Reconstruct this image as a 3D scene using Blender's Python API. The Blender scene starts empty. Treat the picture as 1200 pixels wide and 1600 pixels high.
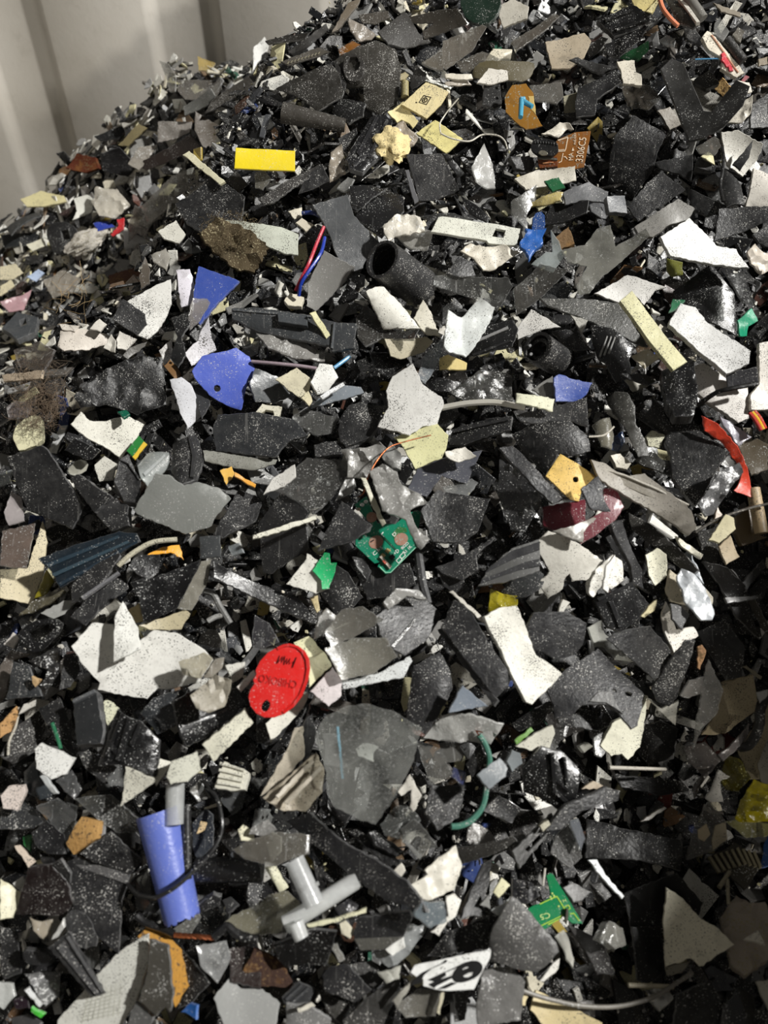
import bpy, bmesh, math, random
import numpy as np
from mathutils import Vector, Matrix, noise
from mathutils.geometry import delaunay_2d_cdt

SC = bpy.context.scene
COL = SC.collection
ZC = 1.076                      # camera height above the hall floor
PITCH = math.radians(45.0)
FPX = 1155.0                    # focal length in pixels of the 1200 x 1600 frame

# ---------------------------------------------------------------- camera
cam = bpy.data.cameras.new('camera')
cam.sensor_fit = 'VERTICAL'; cam.sensor_height = 36.0; cam.sensor_width = 27.0
cam.lens = FPX / 1600.0 * 36.0
cam.clip_start = 0.01
cam.dof.use_dof = True; cam.dof.focus_distance = 0.76; cam.dof.aperture_fstop = 5.0
cam_o = bpy.data.objects.new('camera', cam); COL.objects.link(cam_o)
cam_o.location = (0, 0, ZC); cam_o.rotation_euler = (math.pi/2 - PITCH, 0, 0)
SC.camera = cam_o

# ---------------------------------------------------------------- world, lamps, exposure
W = bpy.data.worlds.new('hall'); SC.world = W; W.use_nodes = True
W.node_tree.nodes['Background'].inputs[0].default_value = (1.0, 0.955, 0.885, 1)
W.node_tree.nodes['Background'].inputs[1].default_value = 0.10
SC.view_settings.view_transform = 'Standard'; SC.view_settings.look = 'None'
SC.view_settings.gamma = 1.0; SC.view_settings.use_curve_mapping = False
SC.view_settings.exposure = 0.0

def lamp(name, target, direction, dist, size, power, colour):
    l = bpy.data.lights.new(name, 'AREA'); l.shape = 'DISK'; l.size = size; l.energy = power; l.color = colour
    o = bpy.data.objects.new(name, l); COL.objects.link(o)
    d = Vector(direction).normalized(); o.location = Vector(target) + d*dist
    o.rotation_euler = d.to_track_quat('Z', 'Y').to_euler()
    return o
lamp('hall_lamp', (0, .5, .6), (.65, -.14, .73), 5.0, .24, 355, (1.0, .98, .94))
lamp('hall_lamp_low', (-.1, .95, .82), (.50, -.85, .13), 5.0, .22, 80, (1.0, .95, .86))

# ---------------------------------------------------------------- heap surface
EDGE = ((.30, -.52), (.53, -.395), (.64, -.345), (.70, -.262), (.80, -.205), (.94, -.143), (1.2, -.02))
def edge_x(y):
    if y <= EDGE[0][0]: return EDGE[0][1]
    for (y0, x0), (y1, x1) in zip(EDGE, EDGE[1:]):
        if y <= y1: return x0+(x1-x0)*(y-y0)/(y1-y0)
    return EDGE[-1][1]
def sstep(a, b, v):
    t = min(1, max(0, (v-a)/(b-a))); return t*t*(3-2*t)
def heap(x, y, rough=True):
    m = -.476 + .532*(y-.476)
    if y > 1.0: m -= .6*(y-1.0)*sstep(1.0, 1.25, y)
    yc = .955 + .72*(x+.13)
    if y > yc and x < .15: m -= .85*(y-yc)*sstep(0, .03, y-yc)
    xe = edge_x(y)
    d = xe - x
    if d > -.03: m -= 1.15*max(0, d) + .02*sstep(-.03, .03, d)
    low = -.585 + .75*max(0, x+.68)*sstep(.92, 1.27, y) + .03*(y-1.0)
    low = min(low, -.31) - 2.0*max(0, -d)
    k = .02                                        # smooth maximum
    h = max(m, low) + max(0, k-abs(m-low))**2/(4*k)
    h += .085*math.exp(-((x-.39)/.13)**2 - ((y-1.0)/.14)**2)  # ridge shaped to turn its left flank from the lamp and dim it
    h -= .070*math.exp(-((x-.27)/.13)**2 - ((y-.27)/.16)**2)
    if rough:
        h += .011*noise.noise((x*7.3, y*7.3, .3)) + .006*noise.noise((x*19, y*19, 4.1))
    return h + ZC
def heap_normal(x, y, e=.02):
    return Vector((heap(x-e, y)-heap(x+e, y), heap(x, y-e)-heap(x, y+e), 2*e)).normalized()

CP, SP = math.cos(PITCH), math.sin(PITCH)
CAM = Vector((0, 0, ZC))
def ray(px, py):
    u = (px-600)/FPX; v = (800-py)/FPX
    return Vector((u, CP + v*SP, -SP + v*CP))      # per unit depth
def project(p):
    q = p - CAM
    d = q.y*CP - q.z*SP
    return 600 + FPX*q.x/d, 800 - FPX*(q.y*SP + q.z*CP)/d
def hit(px, py):
    r = ray(px, py); t = .3
    while t < 2.4:
        p = CAM + r*t
        if p.z < heap(p.x, p.y): break
        t += .012
    a, b = t-.012, t
    for _ in range(10):
        m = (a+b)/2; p = CAM + r*m
        if p.z < heap(p.x, p.y): b = m
        else: a = m
    return CAM + r*b

# ---------------------------------------------------------------- materials
def lin(c):
    if isinstance(c, str):
        c = [int(c[i:i+2], 16)/255 for i in (0, 2, 4)]
    return tuple(((v+.055)/1.055)**2.4 if v > .04045 else v/12.92 for v in c)

class NT:
    def __init__(s, name):
        s.m = bpy.data.materials.new(name); s.m.use_nodes = True
        s.t = s.m.node_tree; s.t.nodes.clear()
        s.out = s.n('ShaderNodeOutputMaterial')
    def n(s, typ, **kw):
        o = s.t.nodes.new(typ)
        for k, v in kw.items():
            if k.startswith('i_'):
                k = k[2:]; o.inputs[int(k) if k.isdigit() else k.replace('_', ' ')].default_value = v
            else: setattr(o, k, v)
        return o
    def l(s, a, b): s.t.links.new(a, b)
    def ramp(s, src, stops):
        r = s.n('ShaderNodeValToRGB'); e = r.color_ramp.elements
        while len(e) < len(stops): e.new(.5)
        for el, (p, v) in zip(e, stops):
            el.position = p; el.color = (v, v, v, 1) if not isinstance(v, tuple) else v
        s.l(src, r.inputs[0]); return r.outputs[0]
    def noise(s, vec, scale, detail=2, rough=.5):
        o = s.n('ShaderNodeTexNoise', i_Scale=scale, i_Detail=detail, i_Roughness=rough); s.l(vec, o.inputs['Vector']); return o.outputs[0]
    def mix(s, fac, a, b, blend='MIX'):
        m = s.n('ShaderNodeMix', data_type='RGBA', blend_type=blend)
        for v, i in ((fac, 0), (a, 6), (b, 7)):
            if hasattr(v, 'is_linked'): s.l(v, m.inputs[i])
            else: m.inputs[i].default_value = v if i == 0 else (*v, 1)
        return m.outputs[2]
    def math(s, op, a, b):
        m = s.n('ShaderNodeMath', operation=op)
        for v, i in ((a, 0), (b, 1)):
            if hasattr(v, 'is_linked'): s.l(v, m.inputs[i])
            else: m.inputs[i].default_value = v
        return m.outputs[0]

MATS = {}
def plastic(key, name, speck, speck_amt, rough, dust=0., bump=.15, metal=0., clear=0., spec=.5, scratch=.25, sscale=620, trans=0., grime=(.10, .085, .06), grime_amt=0.):
    t = NT(name)
    tc = t.n('ShaderNodeTexCoord'); oi = t.n('ShaderNodeObjectInfo')
    add = t.n('ShaderNodeVectorMath', operation='ADD'); t.l(tc.outputs['Object'], add.inputs[0]); t.l(oi.outputs['Random'], add.inputs[1])
    vec = add.outputs[0]
    at = t.n('ShaderNodeAttribute', attribute_name='col')
    col = at.outputs['Color']
    patch = t.noise(vec, 45, 3, .6)
    if grime_amt:
        col = t.mix(t.math('MULTIPLY', t.ramp(t.noise(vec, 75, 5, .65), [(.50, 0.), (.72, 1.)]), grime_amt), col, grime)
    if dust:
        dm = t.math('MULTIPLY', t.ramp(t.noise(vec, 130, 5, .7), [(.42, 0.), (.78, 1.)]), dust)
        col = t.mix(dm, col, (.42, .41, .39))
    if speck_amt:
        f = t.noise(vec, sscale, 1.5, .5)
        th = t.math('MULTIPLY_ADD', patch, -.50); t.t.nodes[-1].inputs[2].default_value = .955 - speck_amt
        sm = t.math('MULTIPLY', t.math('SUBTRACT', f, th), 14.)
        cl = t.n('ShaderNodeClamp'); t.l(sm, cl.inputs[0])
        col = t.mix(cl.outputs[0], col, speck)
    if scratch:
        mp = t.n('ShaderNodeMapping'); mp.inputs['Scale'].default_value = (1, .06, 1); mp.inputs['Rotation'].default_value = (.3, .2, .8); t.l(vec, mp.inputs[0])
        sc = t.ramp(t.noise(mp.outputs[0], 420, 2, .5), [(.66, 0.), (.74, 1.)])
        col = t.mix(t.math('MULTIPLY', sc, scratch), col, speck)
    p = t.n('ShaderNodeBsdfPrincipled'); t.l(col, p.inputs['Base Color'])
    rr = t.n('ShaderNodeMapRange'); rr.inputs[3].default_value = max(.05, rough-.16); rr.inputs[4].default_value = min(1, rough+.16)
    rr.inputs[1].default_value = .3; rr.inputs[2].default_value = .7
    t.l(patch, rr.inputs[0]); t.l(rr.outputs[0], p.inputs['Roughness'])
    p.inputs['Metallic'].default_value = metal; p.inputs['Specular IOR Level'].default_value = spec
    if bump:
        b = t.n('ShaderNodeBump'); b.inputs['Strength'].default_value = bump; b.inputs['Distance'].default_value = .0012
        t.l(t.noise(vec, 330, 4, .6), b.inputs['Height']); t.l(b.outputs[0], p.inputs['Normal'])
    sh = p.outputs[0]
    if trans:
        tl = t.n('ShaderNodeBsdfTranslucent'); t.l(col, tl.inputs[0])
        mx = t.n('ShaderNodeMixShader'); mx.inputs[0].default_value = trans; t.l(sh, mx.inputs[1]); t.l(tl.outputs[0], mx.inputs[2]); sh = mx.outputs[0]
    if clear:
        tr = t.n('ShaderNodeBsdfTransparent'); tr.inputs[0].default_value = (.93, .94, .93, 1)
        mx = t.n('ShaderNodeMixShader')
        fz = t.n('ShaderNodeMapRange'); fz.inputs[1].default_value = .3; fz.inputs[2].default_value = .7
        fz.inputs[3].default_value = max(0, clear-.18); fz.inputs[4].default_value = min(1, clear+.18); t.l(patch, fz.inputs[0])
        t.l(fz.outputs[0], mx.inputs[0]); t.l(sh, mx.inputs[1]); t.l(tr.outputs[0], mx.inputs[2]); sh = mx.outputs[0]
    t.l(sh, t.out.inputs[0]); MATS[key] = t.m
    return t.m
plastic('d', 'dusty_dark_plastic', (.50, .49, .46), .052, .44, dust=.06, bump=.45, scratch=.16, sscale=950, spec=.40)
plastic('D', 'clean_dark_plastic', (.45, .45, .43), .03, .46, dust=.02, bump=.15, scratch=.05, sscale=900, spec=.4)
plastic('g', 'glossy_black_plastic', (.60, .60, .58), .04, .27, dust=.01, bump=.30, spec=.6, scratch=.06, sscale=900)
plastic('p', 'pale_speckled_plastic', (.06, .056, .05), .092, .50, sscale=1050, bump=.25, scratch=.08, grime_amt=.22)
plastic('P', 'pale_plastic', (.07, .065, .055), .062, .45, sscale=900, bump=.22, scratch=.14, grime_amt=.30)
plastic('m', 'coloured_plastic', (.55, .54, .52), .030, .38, dust=.06, bump=.20, scratch=.16, sscale=900)
plastic('c', 'clear_plastic', (.80, .80, .78), .075, .18, dust=.22, bump=.22, clear=.76, spec=.8, scratch=.40)
plastic('C', 'milky_clear_plastic', (.80, .80, .78), .05, .20, dust=.14, bump=.22, clear=.54, spec=.8, scratch=.30)
plastic('G', 'glassy_plastic', (.85, .85, .84), .03, .14, dust=.05, bump=.12, clear=.38, spec=1., scratch=.25)
plastic('f', 'crinkled_film', (.80, .80, .78), .05, .24, dust=.15, bump=.5, clear=.08, spec=.8, scratch=.2)
plastic('y', 'coloured_film', (.80, .80, .40), .03, .14, bump=.5, clear=.20, spec=.9, scratch=.1)
plastic('M', 'metal_foil', (.25, .25, .24), .05, .30, bump=.4, metal=.85, scratch=.3)
plastic('b', 'circuit_board_laminate', (.30, .34, .30), .05, .30, bump=.08, scratch=.15, grime_amt=.15)
plastic('k', 'fibrous_board', (.16, .10, .05), .12, .85, bump=.8, spec=.15, scratch=.2, sscale=420, grime=(.35, .18, .05), grime_amt=.5)
plastic('w', 'soft_foam', (.30, .26, .16), .10, .90, bump=.9, spec=.1, scratch=0, grime_amt=.3)
plastic('i', 'printed_ink', (.05, .05, .05), 0., .6, bump=0, scratch=0, spec=.2)
plastic('r', 'rubber_insulation', (.4, .4, .38), .05, .38, dust=.04, bump=.1, scratch=.05)
plastic('u', 'bare_copper', (.9, .6, .5), .0, .35, bump=.2, metal=.9, scratch=.2)
plastic('h', 'dusty_fibre', (.5, .45, .35), .0, .85, bump=0, scratch=0, spec=.1)

# ---------------------------------------------------------------- mesh helpers
def link_mesh(name, verts, faces, colour, mat, matrix=None, parent=None, sharp=35, smooth=True, colours=None):
    me = bpy.data.meshes.new(name); me.from_pydata([tuple(v) for v in verts], [], faces); me.update()
    a = me.attributes.new('col', 'FLOAT_COLOR', 'POINT')
    if colours is not None: buf = np.asarray(colours, np.float32).ravel()
    else: buf = np.tile(np.array((*lin(colour), 1), np.float32), len(verts))
    a.data.foreach_set('color', buf)
    me.materials.append(MATS[mat] if isinstance(mat, str) else mat)
    if smooth:
        me.polygons.foreach_set('use_smooth', [True]*len(me.polygons))
        me.set_sharp_from_angle(angle=math.radians(sharp))
    o = bpy.data.objects.new(name, me); COL.objects.link(o)
    if parent is not None: o.parent = parent
    if matrix is not None: o.matrix_local = matrix
    return o
def tag(o, label=None, cat=None, group=None, kind=None):
    for k, v in (('label', label), ('category', cat), ('group', group), ('kind', kind)):
        if v: o[k] = v
    return o

TILE = [0, 0, 3.0]
def T(x, y, s=3.0): TILE[:] = [x, y, s]
def px(s):
    return [(TILE[0] + float(a)/TILE[2], TILE[1] + float(b)/TILE[2]) for a, b in (q.split(',') for q in s.split())]
def area2(p):
    return sum(p[i][0]*p[(i+1) % len(p)][1] - p[(i+1) % len(p)][0]*p[i][1] for i in range(len(p)))
def centroid(p):
    a = cx = cy = 0
    for i in range(len(p)):
        x0, y0 = p[i]; x1, y1 = p[(i+1) % len(p)]; k = x0*y1-x1*y0
        a += k; cx += (x0+x1)*k; cy += (y0+y1)*k
    return (cx/(3*a), cy/(3*a)) if abs(a) > 1e-9 else p[0]

RNG = random.Random(11)
def frame_at(cx, cy, lift=.01, tilt=None, face=.35, spread=.19):
    """Local frame of a piece lying on the heap below a pixel: x to the right, y up the slope, z out of the heap."""
    P = hit(cx, cy); N = heap_normal(P.x, P.y); V = (CAM-P).normalized()
    n = (N*(1-face) + V*face).normalized()
    a, b = (RNG.gauss(0, spread), RNG.gauss(0, spread))
    if tilt is not None: a, b = math.radians(tilt[0]), math.radians(tilt[1])
    u = Vector((1, 0, 0)); u = (u - n*u.dot(n)).normalized(); v = n.cross(u)
    n = (n + u*math.tan(a) + v*math.tan(b)).normalized()
    u = (u - n*u.dot(n)).normalized(); v = n.cross(u)
    O = P + N*lift
    return Matrix(((u.x, v.x, n.x, O.x), (u.y, v.y, n.y, O.y), (u.z, v.z, n.z, O.z), (0, 0, 0, 1)))
def to_plane(M, p, z=0.):
    n = M.col[2].xyz; o = M.col[3].xyz + n*z; r = ray(*p)
    t = (o-CAM).dot(n)/r.dot(n)
    q = M.inverted() @ (CAM + r*t)
    return Vector((q.x, q.y))

COVER = np.zeros((400, 300), bool)
def cover(pts, grow=6):
    a = np.array(pts); x0, y0 = np.floor((a.min(0)-grow)/4).astype(int); x1, y1 = np.ceil((a.max(0)+grow)/4).astype(int)
    x0, y0 = max(0, x0), max(0, y0); x1, y1 = min(299, x1), min(399, y1)
    if x1 <= x0 or y1 <= y0: return
    gx, gy = np.meshgrid(np.arange(x0, x1+1)*4+2., np.arange(y0, y1+1)*4+2.)
    ins = np.zeros(gx.shape, bool); n = len(a)
    for i in range(n):
        xa, ya = a[i]; xb, yb = a[(i+1) % n]
        if ya != yb:
            c = (ya > gy) != (yb > gy)
            ins ^= c & (gx < (xb-xa)*(gy-ya)/(yb-ya)+xa)
    COVER[y0:y1+1, x0:x1+1] |= ins

def densify(poly, step, jag, rng):
    out = []
    n = len(poly)
    for i in range(n):
        a, b = poly[i], poly[(i+1) % n]; L = (b-a).length; k = max(1, min(22, int(L/step)))
        d = (b-a); nn = Vector((-d.y, d.x)); nn = nn/nn.length if nn.length > 0 else nn
        for j in range(k):
            q = a + d*(j/k)
            if jag: q = q + nn*rng.uniform(-jag, jag)*(1 if j else .5)
            out.append(q)
    return out
def smooth_loop(poly, it=2):
    for _ in range(it):
        o = []
        for i in range(len(poly)):
            a, b = poly[i], poly[(i+1) % len(poly)]
            o += [a*.75+b*.25, a*.25+b*.75]
        poly = o
    return poly
def offset_loop(loop, d):
    n = len(loop); out = []
    for i in range(n):
        a, b, c = loop[i-1], loop[i], loop[(i+1) % n]
        e = (b-a); f = (c-b)
        if e.length > 0: e = e/e.length
        if f.length > 0: f = f/f.length
        t = e+f
        if t.length < 1e-6: out.append(b.copy()); continue
        t.normalize(); out.append(b + Vector((-t.y, t.x))*d)
    return out

def plate_mesh(poly, th, bend=None, warp=.0011, crumple=0., jag=.00055, holes=(), step=.0030, bev=.0004, seed=0, z0=0., rnd=0, grid=None, wave=None, holejag=0.):
    """Solid sheet with broken edges: outline and holes (local metres), thickness, bend and crumple."""
    rng = random.Random(seed)
    if area2(poly) < 0: poly = poly[::-1]
    if rnd: poly = smooth_loop(poly, rnd)
    loops = [densify(poly, step, jag, rng)]
    for h in holes:
        h = h if area2(h) < 0 else h[::-1]
        loops.append(densify(h, step, holejag, rng))
    ext = max(max(p.x for p in poly)-min(p.x for p in poly), max(p.y for p in poly)-min(p.y for p in poly))
    sd = Vector((rng.uniform(0, 50), rng.uniform(0, 50), rng.uniform(0, 50)))
    bs = []
    for bd in ([bend] if bend and not isinstance(bend[0], tuple) else (bend or [])):
        ang = math.radians(bd[0]); ax = Vector((math.cos(ang), math.sin(ang)))
        ds = [p.dot(ax) for p in poly]; bs.append((ax, (max(ds)+min(ds))/2, (max(ds)-min(ds))/2 or 1, bd[1]))
    def f(p):
        z = 0.
        for ax, mid, half, sag in bs:
            z += sag*((p.dot(ax)-mid)/half)**2
        if warp: z += warp*noise.noise(Vector((p.x*45, p.y*45, 0))+sd)*1.6
        if crumple:
            q = Vector((p.x*62, p.y*62, 0))+sd
            z += 1.25*crumple*((1-2*abs(noise.noise(q)))*.65 + (1-2*abs(noise.noise(q*2.1+Vector((9, 3, 1)))))*.4)
        if wave:
            ang, wl, amp = wave; z += amp*math.sin((p.x*math.cos(math.radians(ang))+p.y*math.sin(math.radians(ang)))*2*math.pi/wl)
        return z + z0
    ins = [offset_loop(l, bev) for l in loops]
    co = []; edges = []
    for l in ins:
        b0 = len(co); co += l; edges += [(b0+i, b0+(i+1) % len(l)) for i in range(len(l))]
    nb = len(co)
    g = grid or max(.0022 if crumple else .005, ext/(13 if crumple else 6))
    xs = [p.x for p in poly]; ys = [p.y for p in poly]
    y = min(ys)+g*.5; row = 0
    while y < max(ys):
        x = min(xs)+g*(.5 if row % 2 else .1)
        while x < max(xs):
            co.append(Vector((x+rng.uniform(-.2, .2)*g, y+rng.uniform(-.2, .2)*g))); x += g
        y += g; row += 1
    v2, e2, f2, ov, _, _ = delaunay_2d_cdt(co, edges, [], 1, 1e-7)
    hp = loops[1:]
    def in_hole(t):
        c = sum((Vector((v2[i][0], v2[i][1])) for i in t), Vector((0, 0)))/len(t)
        for h in hp:
            w = False
            for i in range(len(h)):
                a, b = h[i-1], h[i]
                if (a.y > c.y) != (b.y > c.y) and c.x < (b.x-a.x)*(c.y-a.y)/(b.y-a.y)+a.x: w = not w
            if w: return True
        return False
    if hp: f2 = [t for t in f2 if not in_hole(t)]
    tops = [Vector((p[0], p[1], f(Vector((p[0], p[1]))))) for p in v2]
    # boundary edges of the triangulated sheet become the broken rim
    cnt = {}
    for t in f2:
        for i in range(len(t)):
            a, b = t[i], t[(i+1) % len(t)]
            cnt[(a, b)] = cnt.get((a, b), 0)+1
    bnd = {a: b for (a, b) in cnt if (b, a) not in cnt}
    V = list(tops); F = [tuple(t) for t in f2]
    nv = len(V)
    V += [Vector((p.x, p.y, p.z-th)) for p in tops]; F += [tuple(nv+i for i in reversed(t)) for t in f2]
    rim = {}
    prev = {b: a for a, b in bnd.items()}
    for a in bnd:
        b = bnd[a]; c = prev.get(a, a)
        e = (V[b]-V[c]).xy
        o = Vector((e.y, -e.x))
        if o.length > 0: o = o/o.length*bev
        rim[a] = len(V)
        V.append(Vector((V[a].x+o.x, V[a].y+o.y, V[a].z-bev))); V.append(Vector((V[a].x+o.x, V[a].y+o.y, V[a].z-th+bev*.5)))
    for a, b in bnd.items():
        if b not in rim: continue
        ra, rb = rim[a], rim[b]
        F += [(a, ra, rb, b), (ra, ra+1, rb+1, rb), (ra+1, nv+a, nv+b, rb+1)]
    PMN[0] = 2*nv
    return V, F
PMN = [0]
def worn(V, col, amt=.10, sc=1.):  # rim colour lightened: edge wear plus painted edge highlights
    c = np.tile(np.array((*lin(col), 1), np.float32), (len(V), 1)); c[:, :3] *= sc
    k = c[PMN[0]:, :3]; c[PMN[0]:, :3] = k + amt*(1-k)*np.random.RandomState(len(V)).uniform(.2, 1.6, (len(k), 1))
    return c

GROUPS = {}
SEED = [100]
ALL = []
def S(pts, col, mat, label, name='plastic_shard', cat=None, L=1, th=.0026, tilt=None, bend=None, holes=(), ribs=(), group='loose plastic shards on the heap', face=.35, **kw):
    """One traced piece lying on the heap. L is its layer above the heap; ribs are raised strips (own parts)."""
    SEED[0] += 1
    p = px(pts); cover(p); c = centroid(p)
    if ribs: kw.setdefault('warp', .0002)
    if tilt is None and mat in 'pP': tilt = (RNG.gauss(5, 6), RNG.gauss(0, 6))
    M = frame_at(*c, lift=.004+.0065*L, tilt=tilt, face=face)
    poly = [to_plane(M, q) for q in p]
    hl = [[to_plane(M, q) for q in px(h)] for h in holes]
    if bend is None and not kw.get('crumple'):
        ext = max((a-b).length for a in poly for b in poly)
        bend = (RNG.uniform(0, 180), RNG.gauss(0, .035)*ext)
    V, F = plate_mesh(poly, th, bend=bend, holes=hl, seed=SEED[0], **kw)
    o = link_mesh(name, V, F, col, mat, M, colours=worn(V, col, sc=.52 if mat in 'dDg' else 1.) if mat in 'dDgm' else worn(V, col, .30) if mat in 'cC' else None)
    for r in ribs:
        rp, hgt = r[0], r[1]; rc = r[2] if len(r) > 2 else col; rm = r[3] if len(r) > 3 else mat; rn = r[4] if len(r) > 4 else 'rib'
        bb = bend
        pl = [to_plane(M, q) for q in px(rp)]
        z = .0
        if bend:
            bds = [bend] if not isinstance(bend[0], tuple) else bend
            for ang, sag in bds:
                ax = Vector((math.cos(math.radians(ang)), math.sin(math.radians(ang))))
                ds = [q.dot(ax) for q in poly]; mid, half = (max(ds)+min(ds))/2, (max(ds)-min(ds))/2
                cc = sum((q.dot(ax) for q in pl))/len(pl); z += sag*((cc-mid)/half)**2
        V2, F2 = plate_mesh(pl, hgt+.0022, jag=.00012, warp=0, seed=SEED[0], z0=hgt+z, bev=min(.0004, hgt*.5), grid=.02)
        link_mesh(rn, V2, F2, rc, rm, None, o)
    tag(o, label, cat or name.replace('_', ' '), group)
    FR[o.name] = M
    ALL.append((o, c))
    return o

def thing(name, label, cat, cx, cy, L=1, tilt=None, group=None, face=.35, spread=.1):
    c = (TILE[0]+cx/TILE[2], TILE[1]+cy/TILE[2])
    M = frame_at(*c, lift=.004+.0065*L, tilt=tilt, face=face, spread=spread)
    e = bpy.data.objects.new(name, None); e.empty_display_size = .01; COL.objects.link(e); e.matrix_world = M
    FR[e.name] = M
    tag(e, label, cat, group); ALL.append((e, c))
    return e
FR = {}
def part(root, name, pts, col, mat, z=0., th=.0015, holes=(), label=None, sub=None, **kw):
    """A flat part of a thing, in the plane of the thing's frame at height z."""
    SEED[0] += 1
    M = FR[root.name]; p = px(pts); cover(p); kw.setdefault('warp', 0)
    poly = [to_plane(M, q, z) for q in p]
    V, F = plate_mesh(poly, th, holes=[[to_plane(M, q, z) for q in px(h)] for h in holes], seed=SEED[0], z0=z, **kw)
    o = link_mesh(name, V, F, col, mat, None, sub or root, colours=worn(V, col, .30) if mat in 'cC' else None)  # clear parts: bright rim painted into the edge colour
    if label: o['label'] = label
    return o

def catmull(P, n=6):
    out = []
    for i in range(len(P)-1):
        a, b, c, d = P[max(0, i-1)], P[i], P[i+1], P[min(len(P)-1, i+2)]
        for k in range(n):
            t = k/n
            out.append(.5*((2*b)+(c-a)*t+(2*a-5*b+4*c-d)*t*t+(3*b-a-3*c+d)*t**3))
    return out+[P[-1]]
def sweep(path, r, sides=8, taper=None, caps=True):
    V, F = [], []
    up = Vector((.13, -.4, .9))
    for i, p in enumerate(path):
        d = (path[min(i+1, len(path)-1)]-path[max(i-1, 0)]).normalized()
        a = d.cross(up).normalized(); b = a.cross(d)
        rr = r*(taper[i] if taper else 1)
        for k in range(sides):
            w = 2*math.pi*k/sides; V.append(p + (a*math.cos(w)+b*math.sin(w))*rr)
        if i:
            o = (i-1)*sides
            F += [(o+k, o+(k+1) % sides, o+sides+(k+1) % sides, o+sides+k) for k in range(sides)]
    if caps:
        F.append(tuple(range(sides-1, -1, -1))); o = (len(path)-1)*sides; F.append(tuple(o+k for k in range(sides)))
    return V, F
def path3(pts, lift):
    p = px(pts) if isinstance(pts, str) else pts
    out = []
    for i, q in enumerate(p):
        h = hit(*q); n = heap_normal(h.x, h.y)
        l = lift[i] if isinstance(lift, (list, tuple)) else lift
        # stay on the pixel's line of sight at the given height above the heap
        r = ray(*q); t = (h+n*l-CAM).dot(n)/r.dot(n)
        out.append(CAM+r*t)
    return out
def wire(pts, r, col, label, mat='r', name='wire', cat='wire', lift=.022, parent=None, group='loose wires and cables', n=7, sides=8, cv=True):
    P = path3(pts, lift)
    Q = catmull(P, n) if cv else P
    if cv and cover is not None:
        for q in px(pts) if isinstance(pts, str) else pts:
            pass
    if parent is not None:
        inv = FR[parent.name].inverted(); V, F = sweep(Q, r, sides); V = [inv @ v for v in V]
        return link_mesh(name, V, F, col, mat, None, parent)
    c = Q[len(Q)//2]
    V, F = sweep([q-c for q in Q], r, sides)
    o = link_mesh(name, V, F, col, mat, Matrix.Translation(c))
    tag(o, label, cat, group); ALL.append((o, project(c)))
    return o

def tube(p0, p1, r0, r1, col, mat, label, name, cat, L=2, wall=.0016, arc=(0, 360), lift=None, ridges=0, ridge_h=.001, closed=False, z=(0., 0.), parent=None, group=None, segs=36, rings=18, inner_col=None, jag=0.):
    """A hollow pipe between two pixels of the heap; radii in pixels; arc gives half pipes; z raises its ends."""
    (ax, ay), (bx, by) = px(p0)[0], px(p1)[0]
    A, B = path3([(ax, ay), (bx, by)], [.004+.0065*L+z[0], .004+.0065*L+z[1]])
    sA = (A-CAM).dot(Vector((0, CP, -SP)))/FPX
    ra, rb = r0/TILE[2]*sA, r1/TILE[2]*sA
    d = (B-A); ln = d.length; d.normalize()
    V0 = (CAM-A).normalized(); up = (V0-d*V0.dot(d)).normalized(); side = d.cross(up)
    rng = random.Random(int(ax*7+ay))
    V, F = [], []
    n = segs; a0, a1 = math.radians(arc[0]), math.radians(arc[1]); full = abs(arc[1]-arc[0]) >= 359
    m = n if full else n+1
    prof = []
    for i in range(rings+1):
        t = i/rings; rr = ra+(rb-ra)*t
        if ridges: rr += ridge_h*(.5+.5*math.cos(2*math.pi*ridges*t))
        prof.append((t*ln, rr))
    if closed: loop = [(0, .0001)]+prof+[(ln, .0001)]
    else: loop = prof + [(tt, rr-wall-(ridge_h*.6 if ridges else 0)) for tt, rr in reversed(prof)]
    ends = [rng.uniform(-1, 1)*jag for _ in range(m)]
    for tt, rr in loop:
        for k in range(m):
            w = a0+(a1-a0)*k/n
            e = ends[k]*(tt/ln)
            V.append(d*(tt+e) + (up*math.cos(w)+side*math.sin(w))*max(rr, .0001))
    q = len(loop)
    for i in range(q if not closed else q-1):
        j = (i+1) % q
        for k in range(n):
            k2 = (k+1) % m
            F.append((i*m+k, j*m+k, j*m+k2, i*m+k2))
    if not full:
        if closed:
            F.append(tuple(i*m for i in range(q))); F.append(tuple(i*m+n for i in reversed(range(q))))
        else:
            h = q//2
            for i in range(h-1):
                F.append((i*m, q*m-(i+1)*m, q*m-(i+2)*m, (i+1)*m)); F.append((i*m+n, (i+1)*m+n, q*m-(i+2)*m+n, q*m-(i+1)*m+n))
    if parent is not None:
        inv = FR[parent.name].inverted() @ Matrix.Translation(A)
        o = link_mesh(name, [inv @ v for v in V], F, col, mat, None, parent)
    else:
        o = link_mesh(name, V, F, col, mat, Matrix.Translation(A))
        tag(o, label, cat, group); ALL.append((o, ((ax+bx)/2, (ay+by)/2)))
    bm = bmesh.new(); bm.from_mesh(o.data); bmesh.ops.recalc_face_normals(bm, faces=bm.faces); bm.to_mesh(o.data); bm.free()
    o.data.set_sharp_from_angle(angle=math.radians(40))
    w = Vector((bx-ax, by-ay)); pw = Vector((-w.y, w.x)).normalized()*(r0/TILE[2])
    cover([(ax+pw.x, ay+pw.y), (bx+pw.x, by+pw.y), (bx-pw.x, by-pw.y), (ax-pw.x, ay-pw.y)])
    return o

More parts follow.
